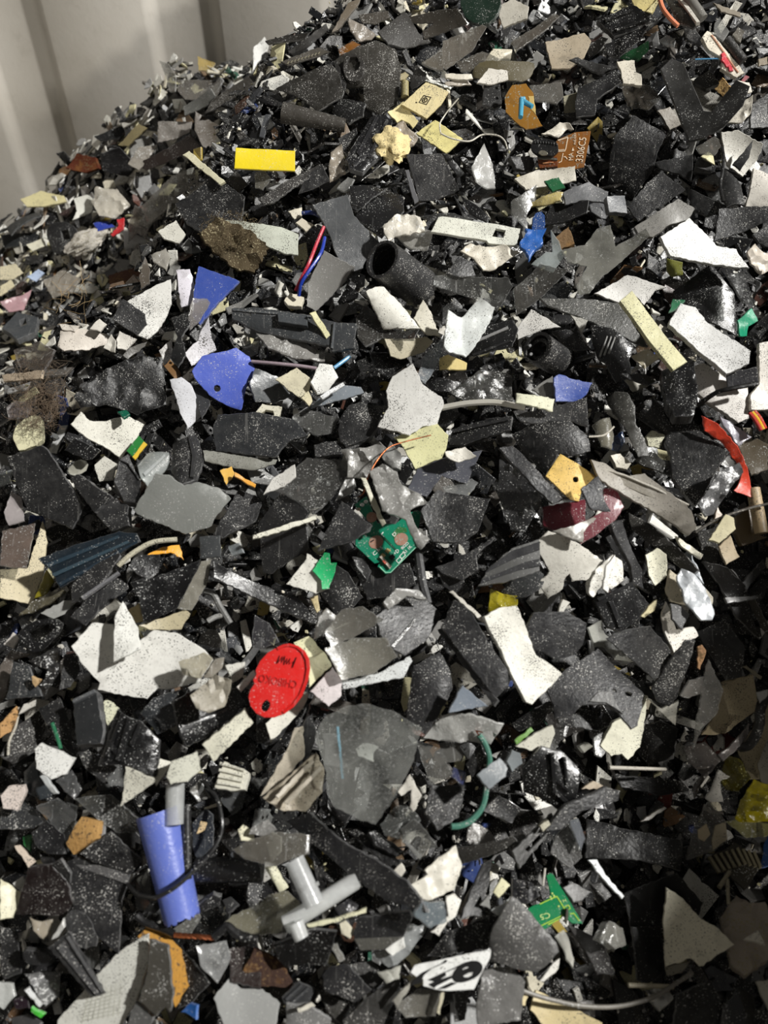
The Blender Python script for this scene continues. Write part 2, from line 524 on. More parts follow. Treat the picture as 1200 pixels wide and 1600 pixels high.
def blob(cxy, rx, ry, rz, col, mat, label, name, cat, L=1, rough=.25, freq=2.2, sub=4, rot=0., colour2=None, group=None, tilt=None):
    c = px(cxy)[0]
    M = frame_at(*c, lift=.004+.0065*L, tilt=tilt)
    s = (M.col[3].xyz-CAM).dot(Vector((0, CP, -SP)))/FPX/TILE[2]
    bm = bmesh.new(); bmesh.ops.create_icosphere(bm, subdivisions=sub, radius=1)
    sd = Vector((RNG.uniform(0, 40), RNG.uniform(0, 40), 0)); ca, sa = math.cos(math.radians(rot)), math.sin(math.radians(rot))
    for v in bm.verts:
        q = v.co.copy(); k = 1+rough*noise.noise(q*freq+sd)+rough*.5*noise.noise(q*freq*2.7+sd)+rough*.3*noise.noise(q*freq*6+sd)
        q *= k; x, y = q.x*rx*s, q.y*ry*s
        v.co = Vector((x*ca-y*sa, x*sa+y*ca, q.z*rz*s))
    V = [v.co.copy() for v in bm.verts]; F = [tuple(v.index for v in f.verts) for f in bm.faces]; bm.free()
    o = link_mesh(name, V, F, col, mat, M, sharp=60)
    cover([(c[0]+math.cos(a)*rx/TILE[2]*.8, c[1]+math.sin(a)*ry/TILE[2]*.8) for a in [k*.785 for k in range(8)]])
    tag(o, label, cat, group); ALL.append((o, c))
    return o
def hairs(cxy, rx, ry, n, ln, col, label, name='fibre_tuft', cat='fibres', L=1, r=.0002, parent=None, group=None, seed=1, hgt=.012, curl=.5):
    rng = random.Random(seed); c = px(cxy)[0]; V, F = [], []
    C0 = hit(*c); N = heap_normal(C0.x, C0.y)
    for _ in range(n):
        a = rng.uniform(0, 6.283); q = math.sqrt(rng.random())
        pp = (c[0]+math.cos(a)*q*rx/TILE[2], c[1]+math.sin(a)*q*ry/TILE[2])
        b = hit(*pp)+N*(.003+.0065*L+rng.uniform(0, hgt))
        d = Vector((rng.gauss(0, 1), rng.gauss(0, 1), rng.gauss(.3, .6))).normalized(); P = []
        l = ln*rng.uniform(.4, 1.2)
        for k in range(6):
            P.append(b-C0); b = b+d*(l/5); d = (d+Vector((rng.gauss(0, curl), rng.gauss(0, curl), rng.gauss(0, curl)))).normalized()
        v, f = sweep(P, r, 3, caps=False); o = len(V); V += v; F += [tuple(i+o for i in ff) for ff in f]
    o = link_mesh(name, V, F, col, 'h', Matrix.Translation(C0), smooth=False)
    if parent is not None:
        o.parent = parent; o.matrix_local = FR[parent.name].inverted() @ Matrix.Translation(C0)
    else:
        tag(o, label, cat, group, 'stuff'); ALL.append((o, c))
    return o
def lettering(root, text, a, b, height_px, col, name='lettering', z=.0005, mirror=False, mat='i', depth=.00025, flip=False):
    """Printed characters in the plane of a thing: baseline from pixel a to pixel b (reading direction)."""
    M = FR[root.name]; A, B = to_plane(M, px(a)[0], z), to_plane(M, px(b)[0], z)
    cu = bpy.data.curves.new(name, 'FONT'); cu.body = text; cu.size = 1; cu.extrude = 0; cu.resolution_u = 2
    t = bpy.data.objects.new(name, cu); COL.objects.link(t)
    bpy.context.view_layer.update()
    me = bpy.data.meshes.new_from_object(t); bpy.data.objects.remove(t); bpy.data.curves.remove(cu)
    co = np.array([v.co for v in me.vertices]); wmin, wmax = co[:, 0].min(), co[:, 0].max(); hmax = co[:, 1].max()
    d = B-A; L = d.length; d.normalize(); nn = Vector((-d.y, d.x))
    if flip: nn = -nn
    s = (M.col[3].xyz-CAM).dot(Vector((0, CP, -SP)))/FPX/TILE[2]*height_px
    V = [Vector((*(A + d*((x-wmin)/(wmax-wmin)*L) + nn*(y/hmax*s)), z)) for x, y, _ in co]
    F = [tuple(p.vertices) for p in me.polygons]
    nv = len(V); bd = {}
    for f in F:
        for i in range(len(f)): bd[(f[i], f[(i+1) % len(f)])] = 1
    V += [v-Vector((0, 0, depth)) for v in V]
    F += [(x, x+nv, y+nv, y) for (x, y) in bd if (y, x) not in bd]
    bpy.data.meshes.remove(me)
    return link_mesh(name, V, F, col, mat, None, root, smooth=False)

# ---------------------------------------------------------------- the bin and the hall floor
def wall_material():
    t = NT('grey_bin_wall')
    tc = t.n('ShaderNodeTexCoord'); vec = tc.outputs['Object']
    c = t.mix(t.ramp(t.noise(vec, 4, 5, .6), [(.35, 0.), (.7, 1.)]), (.50, .475, .43), (.42, .39, .34))
    c = t.mix(t.math('MULTIPLY', t.ramp(t.noise(vec, 26, 6, .7), [(.55, 0.), (.75, 1.)]), .22), c, (.22, .19, .15))
    p = t.n('ShaderNodeBsdfPrincipled'); t.l(c, p.inputs['Base Color']); p.inputs['Roughness'].default_value = .55
    b = t.n('ShaderNodeBump'); b.inputs['Strength'].default_value = .15; b.inputs['Distance'].default_value = .002
    t.l(t.noise(vec, 120, 4, .6), b.inputs['Height']); t.l(b.outputs[0], p.inputs['Normal'])
    t.l(p.outputs[0], t.out.inputs[0]); return t.m
WALLM = wall_material()
def floor_material():
    t = NT('hall_concrete'); tc = t.n('ShaderNodeTexCoord')
    c = t.mix(t.noise(tc.outputs['Object'], 6, 6, .6), (.20, .19, .18), (.34, .33, .31))
    p = t.n('ShaderNodeBsdfPrincipled'); t.l(c, p.inputs['Base Color']); p.inputs['Roughness'].default_value = .8
    t.l(p.outputs[0], t.out.inputs[0]); return t.m
WTOP = .935
def ribbed_wall(name, length, phase, M):
    """Corrugated plastic wall: local x along the wall, y out of the bin, z up."""
    per = .27; prof = []
    xs = []
    x = -phase
    while x < length+per:
        for dx, dy in ((0, 0), (.006, .003), (.012, .010), (.018, .016), (.024, .018), (.098, .018), (.104, .016), (.110, .010), (.116, .003), (.122, 0)):
            xs.append((x+dx, dy))
        x += per
    xs = [(0, xs[0][1])]+[q for q in xs if 0 < q[0] < length]+[(length, 0)]
    zs = [0.06, .30, .55, .75, WTOP-.012, WTOP]
    V, F = [], []
    n = len(xs)
    for z in zs:
        lean = .05*(z-.06)
        V += [(x, y+lean, z) for x, y in xs]
    for z in reversed(zs):
        lean = .05*(z-.06)
        V += [(x, y+lean+.006, z) for x, y in xs]
    k = len(zs)*2
    for i in range(k):
        j = (i+1) % k
        F += [(i*n+a, j*n+a, j*n+a+1, i*n+a+1) for a in range(n-1)]
    F.append(tuple(i*n for i in range(k))); F.append(tuple(i*n+n-1 for i in reversed(range(k))))
    o = link_mesh(name, V, F, (.5, .5, .5), WALLM, M, sharp=50)
    bm = bmesh.new(); bm.from_mesh(o.data); bmesh.ops.recalc_face_normals(bm, faces=bm.faces); bm.to_mesh(o.data); bm.free()
    return tag(o, kind='structure')
BX0, BX1, BY0, BY1 = -.86, .53, -.14, 1.30
ribbed_wall('wall_back', BX1-BX0, .05, Matrix.Translation((BX0, BY1, 0)))
ribbed_wall('wall_left', BY1-BY0, .02, Matrix.Translation((BX0, BY0, 0)) @ Matrix.Rotation(math.pi/2, 4, 'Z'))
ribbed_wall('wall_right', BY1-BY0, .02, Matrix.Translation((BX1, BY1, 0)) @ Matrix.Rotation(-math.pi/2, 4, 'Z'))
ribbed_wall('wall_front', BX1-BX0, .05, Matrix.Translation((BX1, BY0, 0)) @ Matrix.Rotation(math.pi, 4, 'Z'))
def slab(name, x0, x1, y0, y1, z0, z1, mat):
    V = [(x, y, z) for z in (z0, z1) for x, y in ((x0, y0), (x1, y0), (x1, y1), (x0, y1))]
    F = [(3, 2, 1, 0), (4, 5, 6, 7), (0, 1, 5, 4), (1, 2, 6, 5), (2, 3, 7, 6), (3, 0, 4, 7)]
    return tag(link_mesh(name, V, F, (.5, .5, .5), mat, smooth=False), kind='structure')
slab('floor', -4, 4, -4, 5, -.1, 0, floor_material())
slab('trim_1', BX0-.05, BX1+.05, BY0-.05, BY1+.05, .0, .06, WALLM)

# ================================================================ the pieces, traced where they lie
FG = 'torn film and foil scraps'; WG = 'pale broken plastic pieces'; SG = 'sticks and strips on the heap'
# ---- by the bin wall and the far, low part of the heap
T(0, 0)
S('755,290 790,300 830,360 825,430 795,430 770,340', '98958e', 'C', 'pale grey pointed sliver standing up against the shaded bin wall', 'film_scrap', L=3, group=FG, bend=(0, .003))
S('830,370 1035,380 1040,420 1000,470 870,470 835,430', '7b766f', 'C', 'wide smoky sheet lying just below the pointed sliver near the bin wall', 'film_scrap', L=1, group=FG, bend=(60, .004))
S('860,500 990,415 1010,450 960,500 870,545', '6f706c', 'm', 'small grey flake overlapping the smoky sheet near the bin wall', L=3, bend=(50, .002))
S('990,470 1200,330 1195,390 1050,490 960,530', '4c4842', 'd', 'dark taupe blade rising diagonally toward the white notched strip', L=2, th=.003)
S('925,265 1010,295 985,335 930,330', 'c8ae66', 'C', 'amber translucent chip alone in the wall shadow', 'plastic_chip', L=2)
S('740,570 900,570 890,620 830,650 740,670', 'a29c95', 'f', 'crinkled clear film above the purple-brown strip', 'film_scrap', L=2, group=FG, crumple=.0016)
S('915,520 1040,600 1050,640 1000,710 950,690 910,610', '6c6153', 'D', 'brown pointed flap between the clear film and the yellow rectangle', L=3, bend=(20, .004))
S('645,770 900,630 950,690 690,800', '40342f', 'D', 'long purple-brown strip sloping above the smoky torn sheet', 'plastic_strip', L=2, group=SG)
S('855,725 885,705 1055,850 1030,865', 'd9d5b8', 'P', 'ivory flat stick slanting down beside the yellow rectangle', 'plastic_stick', L=4, th=.003, group=SG)
S('670,975 815,830 925,780 955,880 880,955 830,950 690,1055', '7d7870', 'C', 'smoky grey torn sheet with a crease, overhanging the low lit area', 'film_scrap', L=4, group=FG, bend=(120, .006))
S('630,960 690,1000 700,1060 680,1120 640,1090 600,1130 600,1060', '5e554d', 'C', 'brownish hanging flap under the smoky torn sheet', 'film_scrap', L=2, group=FG)
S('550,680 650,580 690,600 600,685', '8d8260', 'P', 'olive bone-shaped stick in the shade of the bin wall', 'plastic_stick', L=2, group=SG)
S('820,960 1000,830 1150,930 1120,1090 960,1110 880,1060', '262627', 'd', 'large black speckled sheet above the brown felt wad', L=2)
S('310,790 360,720 450,740 465,790 400,810', '5e3020', 'k', 'rust brown chunk at the foot of the bin wall', 'fibre_chunk', L=2, th=.008)
S('440,640 560,590 620,600 560,650 470,660', '1d1d1e', 'D', 'black shaded flake by the foot of the bin wall', L=1)
S('470,720 560,690 640,780 600,830 480,800', '222122', 'D', 'black shard beside the rust brown chunk', L=1)
S('600,770 650,690 740,680 700,740 650,800', '9a948a', 'f', 'torn greyish film scrap at the tip of the purple-brown strip', 'film_scrap', L=3, group=FG, crumple=.0016)
S('210,1060 300,1030 370,1080 360,1180 270,1200 225,1150', '2c2c2d', 'D', 'black disc with a round hole in the far lit area', 'plastic_disc', L=4, th=.006, rnd=2, holes=['283,1080 318,1075 328,1120 293,1125'])
S('345,930 410,915 440,940 430,995 340,1035 360,990', 'e6e6dc', 'P', 'bright white folded piece in the far lit area', L=3, group=WG, bend=(30, .004))
S('95,935 195,900 300,920 310,945 200,970 130,975', 'ddd4a4', 'P', 'long cream flake at the edge of the far wall', L=3, group=WG)
S('450,880 550,890 610,960 540,1030 470,1020 430,950', 'c4beb0', 'f', 'crumpled off-white film wad in the far lit area', 'film_scrap', L=3, group=FG, crumple=.004)
S('435,1045 500,1035 540,1060 460,1085', '2c3f9c', 'm', 'small royal blue scrap in the far lit area', 'plastic_chip', L=3)
S('550,1030 580,1020 580,1080 530,1110 520,1100 555,1060', 'cc2a30', 'm', 'small bright red hooked scrap beside the white crusty lump', 'plastic_chip', L=4)
S('20,1060 170,985 185,1000 40,1090', '3c4043', 'D', 'slim slate strip in the far corner of the heap', 'plastic_strip', L=3, group=SG)
S('0,1100 120,1090 210,1080 150,1150 20,1160', '2d2f31', 'D', 'dark flat shard under the slim slate strip', L=2)
T(0, 300)
blob('445,255', 105, 48, 42, 'cdc8be', 'w', 'white crusty elongated lump in the far lit area', 'foam_lump', 'foam', L=2, rot=28, rough=.35)
S('120,245 200,215 215,250 150,275', 'e4e1cc', 'P', 'small cream flake beside the black disc', 'plastic_chip', L=3, group=WG)
S('0,350 70,335 110,380 60,410 0,412', 'd9d0b2', 'P', 'cream slab cut by the edge in the far lit area', L=3, group=WG)
S('0,440 50,410 70,440 0,490', 'd2c8a8', 'P', 'smaller cream slab just below the cream slab', L=3, group=WG)
S('125,400 180,360 210,380 170,420', 'acbcd6', 'P', 'pale blue glossy chip in the far lit area', 'plastic_chip', L=4)
S('205,420 300,370 380,410 340,480 250,500', '958e82', 'f', 'crumpled grey film clump at the rim of the low shaded hollow', 'film_scrap', L=3, group=FG, crumple=.004)
S('0,515 100,490 150,460 110,560 40,570', 'b38e93', 'f', 'pinkish crumpled rag in the far lit area', 'film_scrap', L=3, group=FG, crumple=.003)
S('10,640 80,560 180,590 165,660 80,690', '404346', 'm', 'slate grey lump with holes below the pinkish rag', L=3, th=.010, holes=['90,600 120,590 125,620 95,630'])
S('5,855 200,835 195,875 15,890', 'b9a892', 'P', 'beige strip in the shaded hollow', 'plastic_strip', L=4, group=SG)
S('60,740 180,700 250,740 200,840 90,820', '594841', 'C', 'brown translucent sheet in the shaded hollow', 'film_scrap', L=2, group=FG)
S('30,1010 70,975 160,985 130,1060 40,1065', '7c7270', 'C', 'mauve grey flap above the cream lump', 'film_scrap', L=3, group=FG)
S('505,390 660,345 690,395 680,430 600,445 510,430', '5b4239', 'k', 'brown crumbly slab in the shade above the white speckled shard', 'fibre_chunk', L=2, th=.008)
S('650,400 680,305 705,360 700,430 660,450', '6f665b', 'D', 'taupe upright flap behind the brown crumbly slab', L=3)
S('740,185 825,130 870,200 840,240 770,220', 'cfcdc2', 'p', 'white speckled flake tucked under the large black speckled sheet', L=2, group=WG)
S('710,300 780,270 800,310 780,370 720,330', '9f9b92', 'f', 'silvery torn film beside the large black speckled sheet', 'film_scrap', L=2, group=FG, crumple=.002)
# ---- blue triangle and its neighbours
S('905,470 930,345 1100,405 1122,418 1050,490 935,620 900,580', '3f55a6', 'm', 'blue triangular shard under the brown felt wad', L=4, th=.003, tilt=(-10, 6), bend=(0, 0))
S('825,365 890,360 910,420 900,530 850,540 835,450', 'dad6de', 'P', 'lavender white strip beside the blue triangular shard', 'plastic_strip', L=4, group=WG)
S('900,500 970,500 985,520 940,600 890,650 880,600', '908a88', 'C', 'smoky clear flap across the lower tip of the blue triangular shard', 'film_scrap', L=5, group=FG)
S('940,650 980,590 990,680 1015,740 960,770 900,820 865,760 930,690', 'dedce0', 'P', 'white twisted shard between black tape and blue tag', L=2, group=WG, bend=(40, .004))
S('595,510 720,440 800,408 805,520 770,600 740,650 690,690 640,670 680,600', 'e0dfd9', 'p', 'white shard with heavy dark speckles left of the blue triangular shard', L=4, th=.003, group=WG)
S('525,600 575,500 680,570 690,620 640,670 590,640', '363637', 'd', 'charcoal fragment lying on the heavily speckled white shard', L=6)
S('268,720 280,640 400,640 515,670 500,710 400,740 300,745', 'd9d1c6', 'P', 'torn beige-white scrap with ragged end above black crinkled film', L=4, group=WG, jag=.0007)
S('275,615 370,625 350,655 290,645', 'd4cdc2', 'P', 'narrow white sliver on top of the torn beige-white scrap', L=5, group=WG)
S('420,640 465,592 500,620 470,655', 'd8d3c9', 'P', 'little white tab sticking up from the torn beige-white scrap', L=5, group=WG)
S('490,735 520,665 545,700 540,755', 'd0ccc2', 'P', 'curled white edge at the end of the torn beige-white scrap', L=5, group=WG, bend=(0, .004))
S('545,690 560,650 640,690 590,740 550,735', 'dcd8cf', 'p', 'white speckled triangle below the charcoal fragment', L=4, group=WG)
S('555,745 690,700 680,725 600,785', '5b5954', 'm', 'grey shadowed flake under the white speckled triangle', L=2)
S('800,580 890,540 890,620 850,680 870,760 830,810 795,770 830,680', '1d1d1e', 'D', 'black tape strip hanging beside the blue tag', 'plastic_strip', L=5, group=SG, bend=(90, -.004))
S('745,740 810,685 805,770 770,812', 'dddbd8', 'p', 'white speckled corner left of the black tape strip', L=3, group=WG)
S('345,960 500,830 650,770 760,780 775,900 780,1000 640,1045 500,1000 380,1015', '1b1b1c', 'd', 'black crinkled glossy film between white scrap and speckled white plate', 'film_scrap', L=4, group=FG, crumple=.0042, th=.001)
S('795,880 850,868 900,900 945,1050 880,1112 850,1050', 'dcdde2', 'P', 'white tall panel with dark scuffs below the black tape strip', L=4, th=.004, group=WG)
S('900,900 960,930 985,990 945,1060 920,980', '45464a', 'D', 'dark side flap behind the white scuffed panel', L=3)
T(0, 300)
o = S('900,840 945,768 1110,730 1170,770 1200,830 1160,900 1132,1022 1060,1000 980,950 910,870', '5265c2', 'm', 'blue rounded tag with a small round hole', 'plastic_tag', 'tag', L=6, th=.0032, holes=['1002,920 1006,908 1018,904 1030,910 1034,922 1028,934 1016,936 1006,931'], bend=(70, -.003), holejag=0)
# ---- felt wad
o = S('940,210 1010,120 1100,150 1200,200 1260,270 1190,380 1100,362 960,250', '514736', 'w', 'matted brown felt wad lying over the pale strip', 'felt_wad', 'felt', L=5, th=.008, crumple=.006, jag=.0016)
hairs('1105,285', 140, 90, 420, .007, '6a5e48', None, 'fibre', parent=o, L=5, seed=4, hgt=.002, r=.00015)
hairs('240,960', 110, 140, 300, .018, '6b5f52', 'tangled brown hair-like fibres above the cream lump', 'fibre_tuft', 'fibres', L=2, seed=5, r=.00013)
hairs('430,640', 90, 110, 26, .026, 'a08a68', 'few stray straw-coloured hairs around the torn beige-white scrap', 'stray_hair', 'fibres', L=5, seed=6, curl=.25)
T(0, 600)
hairs('260,170', 110, 110, 330, .018, '7a6a5a', 'brown fuzzy fibres between cream lump and speckled white plate', 'fibre_tuft', 'fibres', L=3, seed=7, r=.00013)
S('55,245 90,170 190,135 200,220 195,275 90,318 75,290', 'd9d5b2', 'P', 'cream rounded lump beside the brown fuzzy fibres', L=3, th=.008, group=WG, rnd=1)

# ---- top ridge
T(400, 0)
S('355,150 430,10 490,-10 470,30 385,135', '8a7e6d', 'D', 'taupe slat standing at the crest against the bin wall', 'plastic_strip', L=3, th=.004, group=SG)
S('-12,225 40,172 62,210 55,240 30,255 35,280 10,290 -15,340', 'e8e8e4', 'P', 'white notched strip on the crest beside the bin wall', 'plastic_strip', L=5, group=WG)
S('45,200 140,162 250,158 230,182 140,192 60,212', '34312d', 'D', 'thin dark flake on the crest under the taupe slat', L=3)
S('115,290 290,222 352,245 150,308', '565046', 'D', 'flat grey-brown comb lying on the crest', 'plastic_comb', 'comb', L=3, th=.003,
  ribs=[(f'{150+i*16},{290-i*5} {157+i*16},{288-i*5} {150+i*16},{302-i*5} {143+i*16},{304-i*5}', .0012, '75705f', 'P', 'tooth') for i in range(10)])
S('150,240 330,110 342,140 185,272', '2a2825', 'D', 'black bar on the crest behind the grey-brown comb', L=3)
S('430,90 500,120 560,170 540,192 480,202 440,150', '8d857b', 'f', 'crumpled clear wrapper on the crest above the round-hole housing', 'film_scrap', L=4, group=FG, crumple=.003)
S('480,70 620,50 630,85 560,115 500,110', '575148', 'd', 'brownish broken slab on the crest', L=3)
S('385,225 450,190 490,205 440,238 390,252', '915d22', 'C', 'amber brown chip above the round-hole housing', 'plastic_chip', L=4)
hs = thing('plastic_housing', 'dark curved housing with a round boss and toothed hole', 'housing', 540, 330, L=4, tilt=(-8, 6))
part(hs, 'shell', '360,280 420,245 560,180 650,210 680,320 660,480 580,530 500,480 500,400 420,390', '35332f', 'd', th=.003, bend=(40, -.006))
part(hs, 'side_wall', '360,285 375,280 425,385 415,420 380,350', '242322', 'D', z=.001, th=.004)
part(hs, 'boss', '405,300 420,262 460,248 500,270 510,320 495,370 450,388 415,360', '2d2b29', 'd', z=.004, th=.005, rnd=1, holes=['425,295 440,268 470,266 488,290 482,322 455,335 430,322'])
S('90,405 350,290 385,330 410,420 400,450 290,522 210,460', '35332f', 'd', 'smoky dark triangle left of the round-hole housing', L=3, bend=(20, -.003))
tube('125,530', '420,590', 48, 30, '3b3834', 'd', 'dark half-round gutter filled with chips above the beige torn film', 'half_pipe', 'pipe', L=2, arc=(-120, 70), wall=.002)
S('350,510 390,465 510,470 500,540 430,572', '2c2c2c', 'g', 'glossy black wedge under the smoky dark triangle', L=3, bend=(30, -.003))
S('570,150 700,50 760,150 820,195 700,222 620,205', '36332e', 'D', 'wide dark sheet on the upper slope behind the folded taupe plate', L=2)
S('705,80 850,50 950,45 990,110 790,187 780,150 830,110 720,107', '57524a', 'D', 'folded taupe plate near the dark green disc', L=4, bend=(80, .004))
S('955,0 1000,-60 1120,-60 1155,0 1130,80 1080,122 1000,102 965,55', '20382b', 'D', 'dark green round cap at the top of the heap', 'plastic_disc', L=4, rnd=1, th=.005)
S('1140,30 1200,-5 1280,30 1270,90 1200,112 1160,132 1140,80', 'bdb9ae', 'P', 'off-white chunk beside the dark green round cap', L=4, group=WG, th=.005)
S('875,190 1060,120 1082,130 1010,240 890,332 870,310', '7a746b', 'C', 'large smoky clear plate below the dark green round cap', L=4, bend=(45, .004))
S('775,300 870,230 880,335 800,312', '6c665c', 'C', 'smaller smoky clear triangle beside the large smoky clear plate', L=3)
S('940,290 1060,240 1140,270 1050,335 960,335', '5f5a52', 'C', 'dim translucent panel under the large smoky clear plate', L=2)
S('1015,320 1060,280 1200,285 1305,280 1310,325 1265,385 1200,375 1020,372', '6f6649', 'D', 'olive flat pad above the brown board with blue posts', 'plastic_pad', L=3, rnd=1)
S('1035,390 1090,318 1180,330 1182,375 1100,397', 'c8c4bb', 'P', 'white torn scrap on the olive pad', L=5, group=WG)
S('1060,490 1070,390 1145,380 1152,490 1120,510', '2b2a29', 'D', 'black block with two small holes beside the brown board', 'plastic_block', L=4, th=.006, holes=['1122,405 1134,403 1135,416 1123,417', '1122,455 1134,453 1136,466 1124,467'])
S('885,340 1010,345 1020,365 960,372 890,362', 'cfc9ba', 'P', 'pale curved sliver above the cream card', L=4, group=WG)
S('885,385 990,370 1015,395 960,405 890,402', '9e968a', 'P', 'dull beige strip above the cream card', 'plastic_strip', L=3, group=SG)
S('720,395 750,300 800,345 790,380 730,420', '33312e', 'D', 'dark upright flap behind the cream card', L=3)
# cream card with a printed square
cb = thing('printed_card', 'cream card printed with a small square and circle mark', 'card', 800, 470, L=6, tilt=(4, -4))
part(cb, 'card', '680,490 800,380 905,430 870,490 800,557', 'c9bb8c', 'p', th=.004, jag=.0002)
part(cb, 'metal_edge', '790,377 800,372 922,408 912,420', 'b9bab4', 'M', z=.001, th=.003)
part(cb, 'printed_square', '762,480 785,445 823,455 800,492', '2b2413', 'i', z=.00035, th=.0004, jag=0, bev=.0001, holes=['768,479 787,450 816,457 798,487'])
part(cb, 'printed_circle', '776,470 784,457 797,455 807,463 803,476 791,482 780,480', '2b2413', 'i', z=.00035, th=.0004, jag=0, bev=.0001, rnd=1, holes=['781,470 787,461 796,460 801,465 798,473 790,477 783,475'])
part(cb, 'printed_bar', '776,473 800,459 802,462 778,476', '2b2413', 'i', z=.0004, th=.0004, jag=0, bev=.0001)
part(cb, 'printed_bar', '787,461 790,460 794,477 791,478', '2b2413', 'i', z=.0004, th=.0004, jag=0, bev=.0001)
part(cb, 'printed_spot', '747,478 753,476 757,481 750,484', '2b2413', 'i', z=.00035, th=.0004, jag=0, bev=.0001)
S('615,530 690,478 760,570 735,600 720,580 680,560 660,575', 'ddd09c', 'P', 'pale yellow corner poking out under the cream card', L=4, group=WG)
S('750,625 840,565 970,650 890,720', 'e8de9a', 'P', 'pale yellow square tile with a hair across it', 'plastic_tile', L=5, th=.003, group=WG)
S('640,600 690,575 760,650 740,690 690,702 650,682', 'a1978a', 'f', 'shiny crumpled clear bag piece beside the pale yellow square tile', 'film_scrap', L=5, group=FG, crumple=.004)
wire('950,460 915,500 885,540 862,580 865,622', .0007, 'd8d4c6', 'thin white curved strand above the pale yellow square tile', lift=[.06, .055, .05, .048, .044], mat='P', name='thin_strand', cat='strand')
wire('865,625 920,650 1000,662 1060,632 1130,635 1165,660 1178,700', .0008, 'd2cec2', 'thin white wavy strand running from the pale yellow square tile', lift=.042, mat='P', name='thin_strand', cat='strand')
S('630,365 700,332 718,350 700,370 640,382', '9c9272', 'P', 'short tan pin lying flat near the cream card', 'plastic_pin', L=4, th=.004, group=SG)
tube('698,385', '698,455', 18, 18, '93895f', 'P', 'short tan peg pointing down beside the cream card', 'plastic_pin', 'peg', L=4, closed=True, group=SG)
S('420,740 540,535 590,530 640,560 620,680 500,802 440,787', '242426', 'g', 'glossy black slab with long ridges above the foam lump', L=5, th=.006, bend=(-30, -.003),
  ribs=[('470,720 560,550 575,552 485,735', .002), ('520,740 610,560 622,566 540,740', .002), ('450,770 600,650 604,660 458,782', .0015)])
S('385,650 470,600 480,640 430,720 395,700', '2f2f30', 'd', 'charcoal flake beside the glossy ridged slab', L=4)
blob('622,782', 78, 88, 50, 'dfcd9a', 'w', 'lumpy yellow foam nugget below the pale yellow corner', 'foam_lump', 'foam', L=4, rough=.42, freq=1.9)
S('705,722 870,720 955,890 930,905 830,942 765,940', '343436', 'd', 'dark square plate with ragged lower edge right of the foam nugget', L=5, th=.003)
S('870,718 900,722 980,812 948,832', '2b2b2d', 'd', 'narrow dark bar along the ragged square plate', 'plastic_strip', L=4, group=SG)
S('698,800 716,798 762,940 742,952', '57575a', 'm', 'thin grey sliver along the near side of the ragged square plate', 'plastic_strip', L=4, group=SG)
S('1010,780 1070,672 1090,730 1110,770 1122,885 1085,885 1030,850', 'd4d3d0', 'C', 'white translucent flake between the ragged square plate and brown wheel board', L=5, group=WG, crumple=.001)
S('345,860 340,790 350,720 400,678 412,740 420,820', '90877a', 'f', 'twisted beige torn film below the half-round gutter', 'film_scrap', L=4, group=FG, crumple=.004)
T(0, 0, 1)
S('368,230 461,235 461,267 366,263', 'e2cb26', 'm', 'bright yellow plastic rectangle below the brown pointed flap', 'plastic_tile', 'plastic tile', L=6, th=.003, jag=.00008, tilt=(0, -4))
T(400, 0)
S('10,925 300,758 332,780 80,942 35,952', '413f3d', 'd', 'long dark strip below the bright yellow rectangle', 'plastic_strip', L=4, group=SG)
S('198,912 230,830 310,768 345,850 280,880', '272728', 'd', 'black angular flake over the long dark strip', L=5)
S('440,870 540,858 610,880 500,962 450,940', '2b2b2c', 'g', 'mirror-glossy black patch above the big charcoal plate', L=4, bend=(60, -.004))
S('-10,810 40,790 70,840 30,890 -5,880', '77746b', 'C', 'murky clear chip under the yellow rectangle', 'plastic_chip', L=3)
S('380,885 430,830 462,842 430,905', '8e8e8c', 'C', 'short clear stub under the twisted beige torn film', 'plastic_chip', L=4)
T(400, 300)
S('265,60 430,12 460,110 585,245 570,270 510,330 500,358 460,372 390,320 370,280 345,200', '4c4e50', 'm', 'big charcoal plate above the red and blue wires', L=5, th=.003)
S('460,100 600,-20 690,0 695,85 640,160 590,205', '29292a', 'g', 'black curved panel behind the big charcoal plate', L=3, bend=(30, -.004))
# ---- top right
T(800, 0)
S('-5,200 200,62 222,80 120,170 20,238', '5b554d', 'C', 'long smoky lens-shaped blade near the beige plate', L=4)
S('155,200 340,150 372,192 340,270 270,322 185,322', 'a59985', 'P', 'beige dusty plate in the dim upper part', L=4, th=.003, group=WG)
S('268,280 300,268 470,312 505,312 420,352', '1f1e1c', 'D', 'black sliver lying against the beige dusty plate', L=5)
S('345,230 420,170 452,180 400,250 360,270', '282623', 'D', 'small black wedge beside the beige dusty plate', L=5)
S('400,90 560,18 690,80 640,120 480,170', '151515', 'g', 'black hooded part at the top of the heap', L=5, th=.008, ribs=[('430,95 560,45 565,55 440,105', .003), ('480,140 640,85 645,95 490,150', .003)])
S('430,215 640,120 600,190 500,270 450,260', '1b1b1b', 'g', 'black glossy tongue under the hooded part', L=4)
S('500,270 640,190 642,232 590,290 540,282', '1e4c2d', 'b', 'dark green board corner under the hooded part', 'board_fragment', 'circuit board', L=4, th=.0016)
S('490,290 575,280 580,340 605,350 610,400 520,392 510,340', 'd6d0c1', 'P', 'cream stepped clip below the dark green board corner', 'plastic_clip', L=5, group=WG, th=.004)
S('310,412 490,340 512,390 400,462 390,540 300,562 295,480', '1e1e1f', 'D', 'black creased sheet above the large black slab', L=4, bend=(30, .004))
S('80,400 230,380 242,450 210,482 110,472', '74716b', 'C', 'cloudy clear oval beside the brown board with blue posts', L=3)
S('240,452 310,430 300,520 245,527', '8c8873', 'P', 'khaki square bit right of the cloudy clear oval', 'plastic_chip', L=3)
